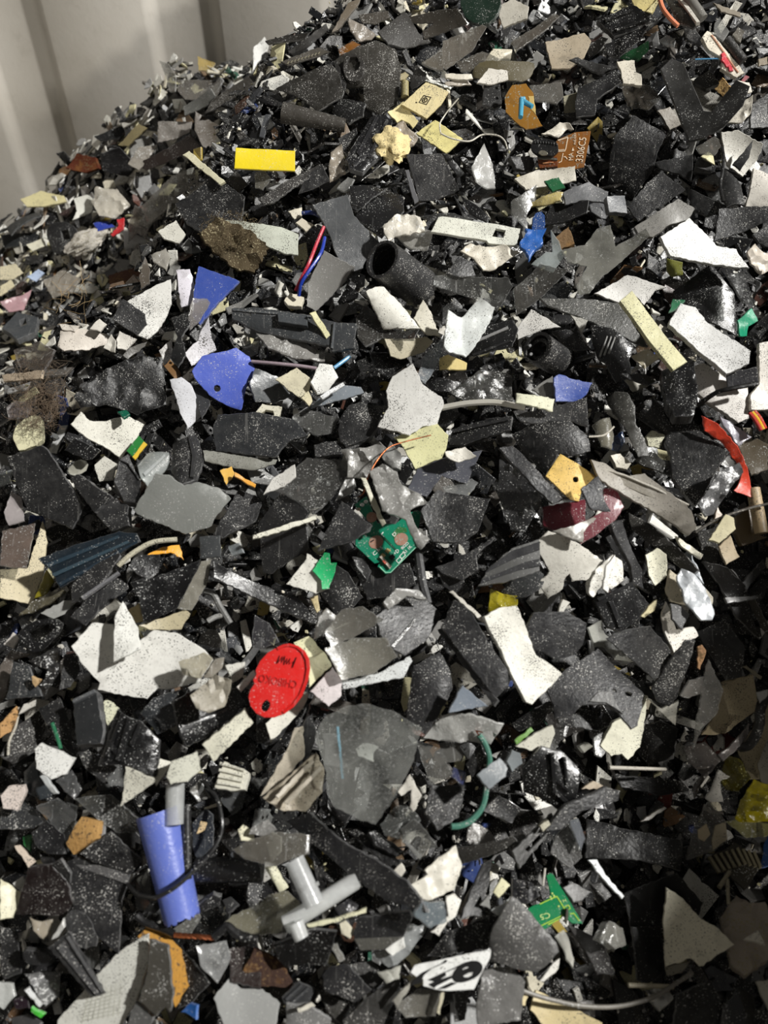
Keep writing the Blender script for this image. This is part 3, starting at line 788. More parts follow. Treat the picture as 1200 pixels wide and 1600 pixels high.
S('480,640 570,535 730,622 680,720 665,790 570,932 450,862 460,740', '252526', 'd', 'large black slab in the upper right, beside the brown wheel board', L=4, th=.004, bend=(60, -.006))
S('670,762 850,720 842,852 790,820 690,790', '1b1b1b', 'D', 'flat black sheet below the V-shaped piece', L=3)
S('540,972 640,850 700,800 812,890 590,1037', '323233', 'd', 'dark plate with slanted edge below the large black slab', L=4)
S('810,870 1000,962 920,1012 850,992', '2a2a2a', 'd', 'black bar right of the dark slanted plate', 'plastic_strip', L=3, group=SG)
S('510,400 640,400 700,460 640,520 540,500', '5c564d', 'C', 'dull clear pouch left of the V-shaped piece', 'film_scrap', L=2, group=FG, crumple=.003)
S('680,520 740,500 800,580 740,610', '8c857a', 'P', 'beige sliver under the V-shaped piece', L=2, group=WG)
S('695,330 745,278 805,300 900,520 935,525 1050,375 1112,410 1080,500 990,600 890,650 832,662 790,560', '2d2c2a', 'D', 'black V-shaped rubbery piece', 'plastic_bracket', 'bracket', L=8, th=.006, tilt=(0, -5), jag=.0001)
S('980,620 1060,612 1172,680 1150,750 1080,832 1000,780', 'd6d3c9', 'P', 'white cracked shell holding a black crescent', L=4, group=WG, bend=(40, .005))
S('1035,770 1132,655 1112,740 1070,802', '161616', 'D', 'black crescent lying in the white cracked shell', L=6)
S('860,690 950,640 990,670 950,730 880,720', '7c7972', 'C', 'clear rounded stub at the point of the V-shaped piece', L=4)
S('995,790 1080,850 1097,950 1010,962 990,880', '3b3b3b', 'd', 'dark grey curved flake below the white cracked shell', L=4, bend=(0, -.004))
wire('982,690 992,740 985,810 976,870 990,945', .0016, '1c1c1c', 'thin black cable bending beside the white cracked shell', lift=.04)
S('1100,965 1140,780 1212,815 1212,970', 'dfdad0', 'P', 'cream upright panel at the edge below the white cracked shell', L=4, th=.004, group=WG)
S('0,730 130,735 100,800 20,790', '343435', 'd', 'dark block left of the wheel on the brown board', 'plastic_block', L=4, th=.006)
S('10,840 110,800 290,790 300,850 180,870 60,900', 'c9c4b6', 'P', 'long white curled scrap below the brown wheel board', L=4, group=WG, bend=(80, .004), crumple=.001)
S('150,850 220,830 250,880 190,900', '235c3a', 'b', 'tiny green board chip below the brown wheel board', 'board_fragment', 'circuit board', L=5)
S('240,900 360,850 450,900 440,950 330,940 250,960', '5f6062', 'm', 'grey folded flakes right of the tiny green chip', L=4)
S('80,950 200,905 240,900 225,945 160,965 90,970', 'c9b878', 'f', 'golden crinkled foil above the blue knob', 'film_scrap', L=5, group=FG, crumple=.0025)
S('0,940 120,860 115,930 70,1010 75,1080 0,1000', '6b6a66', 'C', 'smoky folded strip left of the blue knob', 'film_scrap', L=4, group=FG)
S('150,1050 180,955 360,940 350,1000 240,1040', '262627', 'D', 'black fold right of the blue knob', L=3)
S('445,920 530,915 540,1000 460,990', '66686b', 'm', 'small grey box end above the clear molded bag', 'plastic_block', L=4, th=.006)
T(950, 0, 4.8)
yb = thing('yellow_box', 'pale yellow ridged box corner at the very top of the heap', 'plastic box', 280, 30, L=6)
part(yb, 'top_face', '165,-40 400,-40 330,95 205,75', 'e6d696', 'P', th=.006)
part(yb, 'raised_edge', '285,85 385,-30 400,-20 325,98', 'efe3ae', 'P', z=.002, th=.003)
wire('385,-20 410,60 460,130 525,195', .0022, 'e08a66', 'pink-orange wire at the top of the heap', lift=.05)
tube('600,-20', '715,140', 38, 34, '6d6b66', 'D', 'grey rod leaning at the top beside the pink-orange wire', 'plastic_rod', 'rod', L=6, closed=True, group=SG)
S('430,-20 520,-20 690,170 640,190 520,140', '3a372f', 'g', 'dark curved trim with a white edge at the top', L=5, bend=(50, -.004), ribs=[('520,-10 560,-10 690,175 660,180', .002, 'd6d2c8', 'P', 'white_edge')])
S('560,200 640,192 705,290 690,345 600,300', '484848', 'd', 'dark grey pentagon beside the red and white connector', L=5)
S('380,310 440,260 510,310 500,360 420,340', '7b7c7c', 'C', 'clear crumpled cap left of the dark grey pentagon', L=4, crumple=.002)
cn = thing('connector', 'white connector shell with a red insert', 'connector', 880, 420, L=8, tilt=(6, 0))
part(cn, 'shell', '705,280 745,230 790,262 1028,545 965,582 850,515 865,440 760,380', 'e3dccb', 'P', th=.006)
part(cn, 'groove', '770,262 785,258 985,540 975,548', 'b98d72', 'm', z=.0008, th=.001, jag=.0001)
part(cn, 'insert', '850,400 872,388 942,530 912,532 905,500 890,505 850,450', 'cf2a3c', 'm', z=.0018, th=.003)
tube('885,300', '1015,460', 38, 36, '2a2928', 'd', 'black speckled rod lying along the connector shell', 'plastic_rod', 'rod', L=7, closed=True, group=SG)
S('800,170 840,125 910,230 860,310 800,260', '8c8c8a', 'C', 'clear pointed flake behind the connector shell', L=5)
S('930,260 970,210 1020,240 990,330 950,290', '77736b', 'f', 'crumpled grey scrap beyond the black speckled rod', 'film_scrap', L=6, group=FG, crumple=.002)
wire('655,445 740,442 830,440', .0006, '5aa0d0', 'fine light-blue thread beside the connector', lift=.05, name='thin_strand', cat='strand')
S('650,590 760,528 838,620 740,665 645,620', '3a3935', 'd', 'dark stone-like block between the arms of the V-shaped piece', 'plastic_block', L=5, th=.009)
S('590,640 660,600 760,680 860,740 770,850 690,822', '9e9b93', 'p', 'grey speckled plate between the arms of the V-shaped piece', L=3)
S('790,660 860,585 932,660 880,740', 'c9a771', 'k', 'tan cork-like chip beside the V-shaped piece', 'fibre_chunk', L=4, th=.006)
S('955,850 1010,770 1085,715 1070,850 1000,930 890,930', 'd3cdbf', 'P', 'crumpled white scrap behind the right arm of the V-shaped piece', L=4, crumple=.003, group=WG)
S('1080,780 1200,700 1200,960 1070,960', '4a4a4a', 'd', 'dark grey speckled panel at the edge beside the V-shaped piece', L=3)
S('960,600 1060,620 1085,690 1040,700', 'e0d9cb', 'P', 'small white flap at the tip of the V-shaped piece', L=6, group=WG)
S('1030,560 1062,570 1015,612 1000,600', 'c07a80', 'm', 'pink striped wire end beside the connector', 'plastic_chip', L=7)
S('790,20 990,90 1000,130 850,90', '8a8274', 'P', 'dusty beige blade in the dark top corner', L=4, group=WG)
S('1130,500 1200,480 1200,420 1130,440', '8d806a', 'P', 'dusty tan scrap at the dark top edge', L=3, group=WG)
# ---- brown boards
T(0, 0, 1)
bb = thing('circuit_board', 'torn brown circuit board with two blue posts', 'circuit board', 815, 165, L=6)
part(bb, 'board', '788,152 800,133 822,130 833,145 838,180 848,197 822,203 805,190 790,175', '93692c', 'b', th=.0016, jag=.0005)
part(bb, 'solder_patch', '825,150 834,150 838,180 830,172', 'c9b070', 'b', z=.0003, th=.0006)
T(800, 0)
for a, b in (('45,465', '40,550'), ('45,470', '95,500'), ('40,470', '60,462')):
    tube(a, b, 13, 11, '4796b4', 'm', None, 'blue_post', None, L=7, closed=True, parent=bb, segs=10, rings=4)
T(790, 180, 1200/140)
wb = thing('circuit_board', 'brown circuit board with white printed number and a black thumbwheel', 'circuit board', 900, 450, L=8, tilt=(0, -14))
part(wb, 'board', '440,700 690,330 920,230 1140,208 1125,330 1090,480 1050,700 890,730 850,715', '8d5a28', 'b', th=.0018, jag=.0001)
lettering(wb, '3306C5', '1030,625', '1085,300', 95, 'f0dcc0')
lettering(wb, 'MA', '905,600', '905,500', 60, 'f0dcc0')
lettering(wb, 'PHE-0301', '945,390', '945,240', 30, 'f0dcc0')
for q in ('695,330 835,290 842,298 705,342', '828,295 840,292 812,450 795,485 705,490 705,478 790,474 800,446', '705,462 790,455 790,464 705,471', '765,505 775,505 750,625 712,640 710,628 742,616', '775,555 800,548 830,585 820,592 797,562 778,565', '885,480 900,430 920,475'):
    part(wb, 'printed_line', q, 'f0dcc0', 'i', z=.0004, th=.0004, jag=0, bev=.0001)
sb_ = part(wb, 'slider_base', '425,560 480,540 690,560 700,690 455,712', '6e3a1c', 'b', z=.003, th=.004)
part(wb, 'slider_lip', '490,635 640,625 645,640 495,652', 'cf9060', 'm', z=.004, th=.001, sub=sb_)
part(wb, 'metal_clip', '415,520 470,540 690,575 700,600 440,590', '8d8b82', 'M', z=.004, th=.002)
tw_ = part(wb, 'thumbwheel', '335,400 370,330 450,300 570,312 670,350 712,420 700,500 640,545 540,545 420,530 350,470', '141415', 'D', z=.009, th=.005, rnd=1)
for k in range(9):
    x = 385+k*36; y = 352-12*math.sin(k/8*3.14)+k*3
    part(wb, 'wheel_tooth', f'{x},{y} {x+14},{y-4} {x+20},{y+26} {x+6},{y+30}', '3a3a3a', 'D', z=.010, th=.002, jag=0, sub=tw_)
part(wb, 'wheel_screw', '432,495 470,468 540,474 574,510 540,540 470,535', 'b8b2a0', 'M', z=.0105, th=.002, rnd=1, sub=tw_)
S('470,270 560,210 620,185 720,110 850,125 910,205 880,215 830,190 700,320 640,310 600,290', 'dcd6c8', 'P', 'crushed white paper-like strip behind the thumbwheel', L=7, group=WG, crumple=.003, bend=(60, .004))
# ---- middle upper: pale bar, tube, wires
T(400, 300)
S('820,185 855,116 875,113 1110,148 1240,170 1225,250 1090,240 1080,228', 'd5d6ca', 'p', 'pale grey-white bar with a rectangular slot near its end', 'plastic_bar', 'plastic bar', L=8, th=.0045, jag=.0001, tilt=(0, -4), holes=['1108,207 1124,172 1170,180 1160,213'], group=WG)
S('590,170 660,112 770,122 790,190 720,212 650,212 620,240', 'd8d3c7', 'f', 'frayed white cotton-like scrap left of the slotted pale bar', 'film_scrap', L=6, group=FG, crumple=.0045, jag=.001)
S('660,212 760,160 830,190 805,275 720,265', 'a8a6a0', 'C', 'clear ribbed film under the frayed white scrap', 'film_scrap', L=4, group=FG, crumple=.002)
S('760,110 900,95 1000,115 1040,135 900,120 820,130', '4a4a48', 'C', 'smoky arc behind the slotted pale bar', L=3, bend=(0, -.004))
S('960,15 1020,50 1100,120 1080,140 1000,100', '1d1d1e', 'g', 'glossy black curl above the slotted pale bar', L=4)
tt = thing('threaded_pipe', 'black cut pipe stub with threads inside', 'pipe', 660, 400, L=4)
tube('590,315', '765,445', 92, 100, '303031', 'd', None, 'pipe_wall', None, L=3, wall=.0028, z=(.050, -.004), parent=tt, segs=44, jag=.003)
for k in range(4):
    a = .06+.10*k
    x0, y0 = 590+175*a, 315+130*a
    tube(f'{x0},{y0}', f'{x0+11},{y0+8}', 86, 86, '242425', 'D', None, 'thread', None, L=3, wall=.0022, z=(.050-.054*a, .0465-.054*a), parent=tt, segs=32, rings=2)
S('245,430 320,275 465,355 400,440 280,562 240,540', '84837f', 'm', 'grey waisted plate beside the red and blue wires', L=6, bend=(0, .004))
S('515,465 590,430 680,520 770,640 600,640 560,560', 'e4e2d8', 'P', 'bright white folded slab below the threaded pipe stub', L=9, th=.004, group=WG, bend=(50, -.004))
S('470,600 510,520 560,570 600,650 770,660 740,700 590,682 520,742 480,690', '3c3a37', 'C', 'dark smoky shell under the bright white folded slab', L=6, bend=(40, .008))
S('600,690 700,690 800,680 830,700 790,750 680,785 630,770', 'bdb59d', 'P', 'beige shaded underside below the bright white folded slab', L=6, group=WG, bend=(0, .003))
S('740,590 780,510 820,560 860,680 800,672 770,640', 'd6d2c2', 'P', 'white upright fold right of the bright white folded slab', L=7, group=WG, bend=(90, .004))
S('868,740 895,560 960,592 1040,510 1105,560 1100,600 1050,690 980,782 900,762', 'd0d4d2', 'P', 'grey-white crumpled five-pointed scrap', L=8, group=WG, crumple=.003, bend=((0, .005), (90, .004)))
S('860,780 900,760 990,800 985,832 860,832', 'd9c688', 'P', 'yellow strip peeking out under the crumpled five-pointed scrap', L=5, group=WG)
S('755,870 790,760 880,688 870,760 840,830 790,905', '8b9299', 'C', 'bluish translucent curl left of the crumpled five-pointed scrap', L=7, bend=(30, .005))
S('990,770 1080,630 1200,590 1230,640 1200,725', '262627', 'g', 'glossy black ridged fender right of the crumpled five-pointed scrap', L=5, bend=(60, -.005), ribs=[('1040,690 1180,630 1185,642 1045,702', .0015, '8a8a8a'), ('1010,760 1195,690 1198,700 1020,770', .0015)])
S('830,400 900,385 1000,395 1180,408 1200,450 1130,562 1050,505 900,462 830,442', '454543', 'C', 'smoky curved rim below the slotted pale bar', L=5, bend=(20, .005))
S('955,280 1000,245 1090,262 1150,250 1230,290 1110,372 1060,372 1020,320', 'cdc7b8', 'P', 'crushed cream wrapper under the slotted pale bar', L=6, group=WG, crumple=.004)
S('890,380 960,290 1010,330 1030,390 960,400', '2b2b2c', 'd', 'black angular flake left of the crushed cream wrapper', L=5)
S('-170,120 0,145 120,160 200,185 195,292 130,287 0,230 -150,180', 'c5c9bb', 'p', 'pale speckled strip running out from under the felt wad', 'plastic_strip', L=4, th=.003, group=WG)
S('150,90 215,70 215,112 180,127', 'd6d0be', 'P', 'small cream chip above the red and blue wires', 'plastic_chip', L=5, group=WG)
S('185,145 215,122 270,155 235,187', 'cfc7b4', 'P', 'small beige flap above the red and blue wires', 'plastic_chip', L=5, group=WG)
pw = thing('wired_plug', 'cream plug with one red and one blue wire', 'plug', 180, 500, L=6)
part(pw, 'plug', '130,510 160,470 225,492 212,537 150,532', 'e2dbc6', 'P', th=.007)
wire('185,462 215,400 250,330 285,240 318,163', .0016, 'c02840', None, name='red_wire', lift=[.045, .052, .058, .060, .058], parent=pw)
wire('200,487 212,430 245,375 290,310 310,270 322,213', .0016, '1f3da8', None, name='blue_wire', lift=[.045, .052, .056, .058, .058, .056], parent=pw)
wire('215,100 260,97 300,112', .002, '1c2c66', 'short dark blue wire end under the big charcoal plate', lift=.03)
br = S('-115,545 0,540 120,555 260,578 370,608 470,610 462,732 352,742 335,715 200,690 60,662 0,645 -115,590', '505356', 'd', 'long slate bracket with a raised box and a slot', 'plastic_bracket', 'bracket', L=6, th=.004,
  ribs=[('105,575 245,590 245,642 110,622', .006, '474a4d', 'd', 'raised_box'), ('362,615 372,612 360,735 350,735', .0015), ('-110,548 260,580 262,590 -110,558', .0012)], holes=['-68,552 -25,556 -22,580 -62,576'])
S('252,568 280,558 350,670 330,687', 'dcd8aa', 'P', 'small ivory stick resting on the slate bracket', 'plastic_stick', 'stick', L=9, th=.003, group=SG)
S('0,672 80,682 200,700 330,752 320,802 200,792 60,742', '8a8884', 'f', 'crinkled silvery film below the slate bracket', 'film_scrap', L=4, group=FG, crumple=.004)
wire('-20,795 100,805 200,815 285,828', .0017, '9a8a92', 'mauve thin rod below the crinkled silvery film', mat='m', name='plastic_rod', cat='rod', lift=.034, group=SG)
S('255,890 300,800 360,808 385,870 340,930 290,947', 'e7e7e2', 'p', 'white six-sided chip right of the blue tag', L=7, th=.004, group=WG)
S('90,880 190,823 262,880 240,960 210,965 180,950', 'dfd8bd', 'P', 'cream crumbly chip right of the blue tag', L=6, th=.003, group=WG)
S('210,965 245,930 265,980 250,1005', 'd8cfae', 'P', 'tiny cream point under the cream crumbly chip', 'plastic_chip', L=6, group=WG)
S('255,1010 300,960 400,900 490,908 505,935 420,972', '787f86', 'm', 'slate blue wedge below the white six-sided chip', L=6)
S('298,957 410,888 418,902 312,968', 'dddfe0', 'P', 'thin white edge strip above the slate blue wedge', 'plastic_strip', L=8, group=WG)
wire('365,825 400,800 440,770', .0018, '5a9cc8', 'short light-blue striped wire by the white six-sided chip', lift=.036)
S('0,825 110,870 165,960 90,985 0,982 -30,900', '55585a', 'm', 'grey triangular flake touching the blue tag', L=4)
S('570,1100 620,1010 610,930 640,860 735,803 780,900 870,960 882,990 850,1090 780,1100 720,1142', 'd7d6d1', 'p', 'grey-white speckled shard with concave side lying on a yellow plate', L=9, th=.0045, group=WG)
T(400, 600)
S('645,245 850,185 900,240 890,300 870,340 745,395 690,300', 'e2e0ae', 'P', 'pale yellow plate under the grey-white speckled shard', L=6, th=.003, group=WG)
wire('870,112 980,92 1100,85 1180,95 1260,112', .0028, 'aaa79d', 'stiff grey cord right of the grey-white speckled shard', lift=.040, name='cord', cat='cord')
S('900,285 920,210 1100,160 1200,150 1190,210 960,290', '2a2a2b', 'd', 'black fluted bar below the stiff grey cord', L=5, th=.006, ribs=[('920,220 1180,160 1185,172 925,232', .002)])
S('530,-150 700,-140 720,-100 620,-30 560,-70', '1d1d1e', 'g', 'glossy black hollow under the beige shaded underside', L=3)
S('380,185 450,72 590,112 560,232 480,270 400,300', '272728', 'd', 'black cube-like lump left of the grey-white speckled shard', 'plastic_block', L=5, th=.010, rnd=1)
S('270,285 330,270 520,250 480,290 400,330 280,340', '1c1c1d', 'd', 'black roll below the cube-like lump', 'plastic_rod', L=4, th=.008, group=SG)
S('900,50 1050,-60 1150,-50 1200,-20 1200,90 1000,100', '343432', 'f', 'crinkled dark film above the stiff grey cord', 'film_scrap', L=3, group=FG, crumple=.005)
S('780,-20 860,-30 970,-10 930,40 820,30', '242425', 'g', 'black rubbery arc right of the bluish curl', L=5, bend=(0, -.006))
S('170,150 240,115 390,160 360,230 280,240 180,180', '4c4c4a', 'C', 'smoky clear flake right of the square washer', L=4)
S('0,130 30,93 122,105 105,168 20,160', 'd0ccb9', 'P', 'cream square washer with a round hole', 'washer', 'washer', L=5, th=.006, group=WG, holes=['25,135 45,120 80,125 85,145 60,155 35,150'])
T(0, 600)
S('995,205 1020,143 1200,133 1380,165 1440,240 1350,270 1290,340 1200,335 1010,312', '3f4144', 'd', 'wide charcoal slab below the blue tag', L=5, th=.004)
S('950,310 1000,312 1200,345 1300,350 1290,375 1195,402 1100,392 960,362', '82827a', 'p', 'pale dirty strip under the wide charcoal slab', 'plastic_strip', L=4, group=SG)
S('805,262 920,235 952,330 920,440 850,472 800,400', '2f2f30', 'd', 'dark curved grip beside the wide charcoal slab', L=5, th=.005, bend=(0, -.006), ribs=[('880,245 895,243 920,340 905,440 890,440 900,340', .002)])
S('330,190 380,130 420,170 480,175 600,150 675,190 640,260 570,347 480,290 400,250', 'dedcd0', 'p', 'white speckled plate with dents beside the green-yellow board corner', L=5, th=.003, group=WG)
gc = thing('board_fragment', 'green board corner with a yellow edge', 'circuit board', 640, 295, L=5)
part(gc, 'board', '592,312 650,240 687,280 632,352', '2c7838', 'b', th=.0018, jag=.0001)
part(gc, 'yellow_edge', '672,268 690,282 632,354 618,342', 'dcb83a', 'm', z=.0006, th=.002)
S('300,312 350,253 470,312 430,352 400,355', '232324', 'g', 'glossy black wedge below the dented white plate', L=6)
S('550,130 590,120 610,140 580,160', '0f5a44', 'b', 'dark green chip above the dented white plate', 'board_fragment', 'circuit board', L=5)
S('35,342 190,288 222,310 300,430 392,572 340,682 270,650 130,590 80,480', '2a2a2b', 'd', 'big black speckled rectangle near the cream lump', L=7, th=.004)
S('440,380 490,338 547,375 530,450 465,457', 'd6d4c9', 'p', 'white speckled pebble-shaped chip', 'plastic_chip', L=5, th=.006, group=WG)
S('315,400 370,350 420,365 400,420 330,432', 'c5c3b4', 'C', 'milky rounded bottle end beside the big black speckled rectangle', L=4, rnd=1, th=.006)
S('640,372 690,308 790,318 795,370 690,472 660,440', 'b5bab8', 'C', 'clear ribbed bottle piece above the grey notched plate', L=5, bend=(-40, -.006), ribs=[('670,420 770,330 778,338 680,432', .0015, 'e0e4e4')])
S('535,460 560,362 600,333 660,460 655,562 580,545', '2b2b2c', 'd', 'black upright prism left of the grey notched plate', 'plastic_block', L=7, th=.010, ribs=[('560,362 600,335 650,455 600,380', .003, '4a4a4b')])
S('330,440 370,423 525,530 440,602 350,480', '303031', 'd', 'black tapered bar beside the upright prism', 'plastic_bar', L=6, th=.008)
S('450,612 540,533 602,572 600,662 520,688', '363637', 'd', 'black chunky block at the tip of the tapered bar', 'plastic_block', L=7, th=.012)
S('625,592 730,418 790,425 860,477 930,460 1030,490 1082,540 1000,640 992,667 870,707 640,612', '7d7f7b', 'm', 'grey notched plate shaped like a broad leaf', L=9, th=.004)
S('1030,407 1085,385 1102,420 1060,472', 'eebe5c', 'm', 'yellow-orange triangular bit above the black speckled trapezoid', 'plastic_chip', L=6)
S('1100,413 1200,470 1195,488 1100,432', 'dd9c2e', 'm', 'orange sliver beside the yellow-orange bit', 'plastic_chip', L=6)
S('1000,700 1120,490 1200,520 1230,560 1200,640 1040,722', '242426', 'd', 'black speckled trapezoid right of the grey notched plate', L=4)
S('185,820 380,745 560,690 640,700 660,740 440,870 280,957 240,880', '1c2a35', 'D', 'dark navy channel piece with long ribs', L=7, th=.005, ribs=[('215,845 555,710 565,722 230,862', .002, '24343f'), ('245,890 600,735 612,745 258,905', .0025, '31424c'), ('275,935 640,738 650,745 285,950', .002)])
S('330,940 540,770 562,800 480,930 400,1002 330,1022', '333334', 'd', 'black wedge under the dark navy channel', L=6, ribs=[('380,1000 555,880 560,890 390,1010', .0015, '77777a')])
S('330,1090 470,930 590,870 600,950 480,1050 400,1130', '2d2d2e', 'd', 'dark blade below the dark navy channel', L=5)
wire('555,852 600,810 645,778 700,748 750,735 830,729', .0022, 'c7c2ad', 'off-white bent wire right of the dark navy channel', mat='P', lift=.048)
S('665,812 750,768 840,753 862,825 800,790 740,800', 'f0a81c', 'm', 'torn golden-yellow strip in a hollow', L=5)
S('600,850 660,800 750,798 745,880 700,922 640,890', '1b1b1c', 'g', 'black glossy flake covering the torn golden-yellow strip', L=6)
S('610,930 740,900 880,850 942,820 930,862 830,1052 700,1117 670,1112 650,1002', '131315', 'g', 'large glossy black wedge with a clear side strip', L=8, th=.004)
S('830,1052 942,832 992,820 972,930 900,1062', '9b978b', 'C', 'clear crinkled strip along the large glossy black wedge', 'film_scrap', L=7, group=FG, crumple=.0015, th=.003)
S('600,1062 650,1028 672,1112 610,1122', 'c6b68e', 'w', 'tan crumb below the large glossy black wedge', 'foam_lump', 'foam', L=5, th=.005)
S('650,1132 870,1058 892,1080 850,1152 700,1152', 'b6ac8e', 'P', 'beige bent strip below the large glossy black wedge', 'plastic_strip', L=6, group=WG, bend=(0, .003))
S('0,870 130,860 200,640 222,740 200,900 150,1032 0,1002', 'd5caab', 'p', 'big tan stone-like slab at the left edge', L=4, th=.006, group=WG)
S('10,690 165,653 125,867 0,850', '77685f', 'C', 'smoky brown strip over the tan slab', L=7)
S('15,600 50,503 100,530 112,640 40,662', 'bcb4b4', 'C', 'milky lilac flap above the smoky brown strip', L=6)
S('0,420 60,400 45,460 0,480', 'b9bfc0', 'C', 'clear scrap at the left edge above the lilac flap', 'film_scrap', L=4, group=FG)
S('160,1002 215,870 247,920 210,990', '8a8020', 'y', 'olive yellow film beside the tan slab', 'film_scrap', L=4, group=FG)
S('185,1075 300,1015 360,1010 300,1080 250,1100', 'cfcfcb', 'C', 'white translucent sliver below the dark navy channel', L=6)
S('90,1090 150,1020 280,960 320,980 180,1060', '55503f', 'f', 'olive crinkled film below the tan slab', 'film_scrap', L=4, group=FG, crumple=.003)
S('935,715 1030,710 1037,812 935,817', '505355', 'D', 'small square slate tile right of the glossy wedge', 'plastic_tile', L=7, th=.003)
S('1065,760 1120,740 1140,790 1085,805', 'a8afb2', 'C', 'small clear chip beside the slate tile', 'plastic_chip', L=5)
S('1000,832 1060,868 1200,930 1400,1010 1500,1132 1450,1120 1370,1082 1200,1002 1000,912', '262627', 'g', 'long black curved clip under the white-green scrap', 'plastic_bracket', 'bracket', L=6, th=.005, bend=(20, .004))
wire('960,972 1000,985 1030,1040 1080,1122', .0026, '6a6a68', 'grey bent pin left of the red tag area', lift=.035, name='bent_pin', cat='pin')
wire('975,1110 1010,1092 1045,1083', .0022, 'a9a9a6', 'pale short pin beside the grey bent pin', lift=.035, name='bent_pin', cat='pin', mat='P')
# ---- middle: green board group
T(400, 600)
S('70,500 130,430 240,345 430,370 440,420 370,520 270,612 210,560', '4f4e4c', 'C', 'wide smoky curved panel left of the crumpled foil ribbon', L=5, bend=(40, .006))
S('370,550 440,400 470,480 450,510', '8a8a87', 'f', 'silvery torn edge beside the smoky curved panel', 'film_scrap', L=6, group=FG, crumple=.002)
S('35,520 80,440 180,375 187,435 130,480', 'd2d0ca', 'p', 'white lens-shaped flake above the ivory stick', L=6, group=WG)
S('5,660 120,500 250,600 230,640 245,770 60,895 30,880', '3b3b3c', 'd', 'dark broad plate under the ivory stick', L=4)
S('-15,708 130,660 280,617 285,635 140,685 -15,728', 'cfcdbd', 'P', 'ivory square stick left of the green circuit board', 'plastic_stick', 'stick', L=8, th=.004, group=SG)
S('285,780 400,545 545,660 480,720 440,740', '3a3a3b', 'd', 'charcoal kite-shaped shard overlapping the green circuit board', L=8)
S('265,740 300,745 270,690 240,650 235,700', '5c5c5a', 'C', 'thin clear flake below the ivory square stick', L=5)
gb = thing('circuit_board', 'green circuit board with copper pads and white print', 'circuit board', 620, 740, L=6, tilt=(2, -3), spread=0)
T(530, 760, 8)
part(gb, 'board', '190,230 340,120 480,460 700,470 870,330 980,300 1020,330 1000,480 960,760 640,1085 570,1095 475,1000 505,950 440,965 200,745 205,655 390,560 410,480 330,400', '0f7a5c', 'b', th=.0018, jag=.0001)
def disc(cx, cy, rx, ry, rot=0, n=12):
    c, s = math.cos(rot), math.sin(rot)
    return ' '.join(f'{cx+rx*math.cos(k*6.2832/n)*c-ry*math.sin(k*6.2832/n)*s:.1f},{cy+rx*math.cos(k*6.2832/n)*s+ry*math.sin(k*6.2832/n)*c:.1f}' for k in range(n))
for cx, cy, rx, ry in ((460, 695, 95, 82), (775, 660, 88, 78), (405, 385, 68, 66)):
    part(gb, 'copper_pad', disc(cx, cy, rx, ry, -.5), 'a07a68', 'b', z=.0004, th=.0005, jag=0, bev=.0001)
part(gb, 'dark_trace', '540,640 570,630 720,790 700,800', '0a4a34', 'b', z=.0004, th=.0004, jag=0, bev=.0001)
part(gb, 'dark_patch', '660,590 740,500 840,520 850,570 740,590 690,660', '2c6a38', 'b', z=.0003, th=.0003, jag=0, bev=.0001)
for q in (disc(333, 190, 26, 24), disc(288, 228, 28, 24)): part(gb, 'solder_blob', q, 'e6e6e2', 'M', z=.0016, th=.0014, jag=0)
part(gb, 'drill_ring', disc(243, 286, 24, 20), 'd0a890', 'b', z=.0004, th=.0004, jag=0, bev=.0001, holes=[disc(243, 286, 11, 9)])
part(gb, 'slot', '385,690 430,662 440,672 395,702', '1a1a1a', 'i', z=.0007, th=.0004, jag=0, bev=.0001)
for q in ('600,770 650,800 610,840 570,800', '540,830 585,860 550,900 510,865'):
    part(gb, 'gold_contact', q, 'c8b078', 'b', z=.0012, th=.0010, jag=0)
part(gb, 'chip', '620,880 670,840 705,880 655,920', '161616', 'D', z=.003, th=.0025, jag=0)
cm_ = part(gb, 'component', '500,880 530,860 660,1000 630,1035', 'd8cfc0', 'P', z=.003, th=.0025, jag=.0002)
part(gb, 'red_band', '535,930 560,915 595,960 570,975', 'b8452c', 'm', z=.0036, th=.001, jag=0, sub=cm_)
for a in ((755, 860), (712, 915)):
    x, y = a
    part(gb, 'printed_box', f'{x-6},{y+10} {x+45},{y-40} {x+80},{y} {x+28},{y+50}', 'e8efe6', 'i', z=.0005, th=.0004, jag=0, bev=.0001, holes=[f'{x+6},{y+10} {x+45},{y-28} {x+68},{y} {x+28},{y+38}'])
part(gb, 'printed_line', '500,1010 510,1000 580,1070 640,1070 960,750 968,758 645,1080 575,1082', '8fd0b0', 'i', z=.0005, th=.0004, jag=0, bev=.0001)
lettering(gb, 'L', '520,600', '560,632', 42, 'f2f5ee'); lettering(gb, 'D', '690,628', '722,592', 42, 'f2f5ee')
lettering(gb, 'C1', '440,870', '500,810', 44, 'f2f5ee'); lettering(gb, 'R1 1K', '820,850', '915,755', 40, 'f2f5ee')
lettering(gb, '+D', '700,860', '755,810', 42, 'f2f5ee'); lettering(gb, '+5', '500,815', '548,772', 36, 'f2f5ee'); lettering(gb, '802D', '790,790', '875,715', 34, 'f2f5ee')
T(400, 600)
S('400,310 520,300 580,272 612,300 560,360 520,440 430,440 430,370', '8d8c88', 'f', 'crumpled grey foil patch above the green circuit board', 'film_scrap', L=8, group=FG, crumple=.004)
S('530,420 590,380 660,420 680,480 760,520 800,560 720,600 750,680 812,735 770,780 740,740 700,640 590,600 570,520', '979692', 'f', 'crumpled grey foil ribbon lying over the green circuit board', 'film_scrap', L=10, group=FG, crumple=.005)
S('590,350 630,275 680,330 680,410 640,400', '8a8a87', 'f', 'torn silver foil flap near the pale yellow plate', 'film_scrap', L=7, group=FG, crumple=.003)
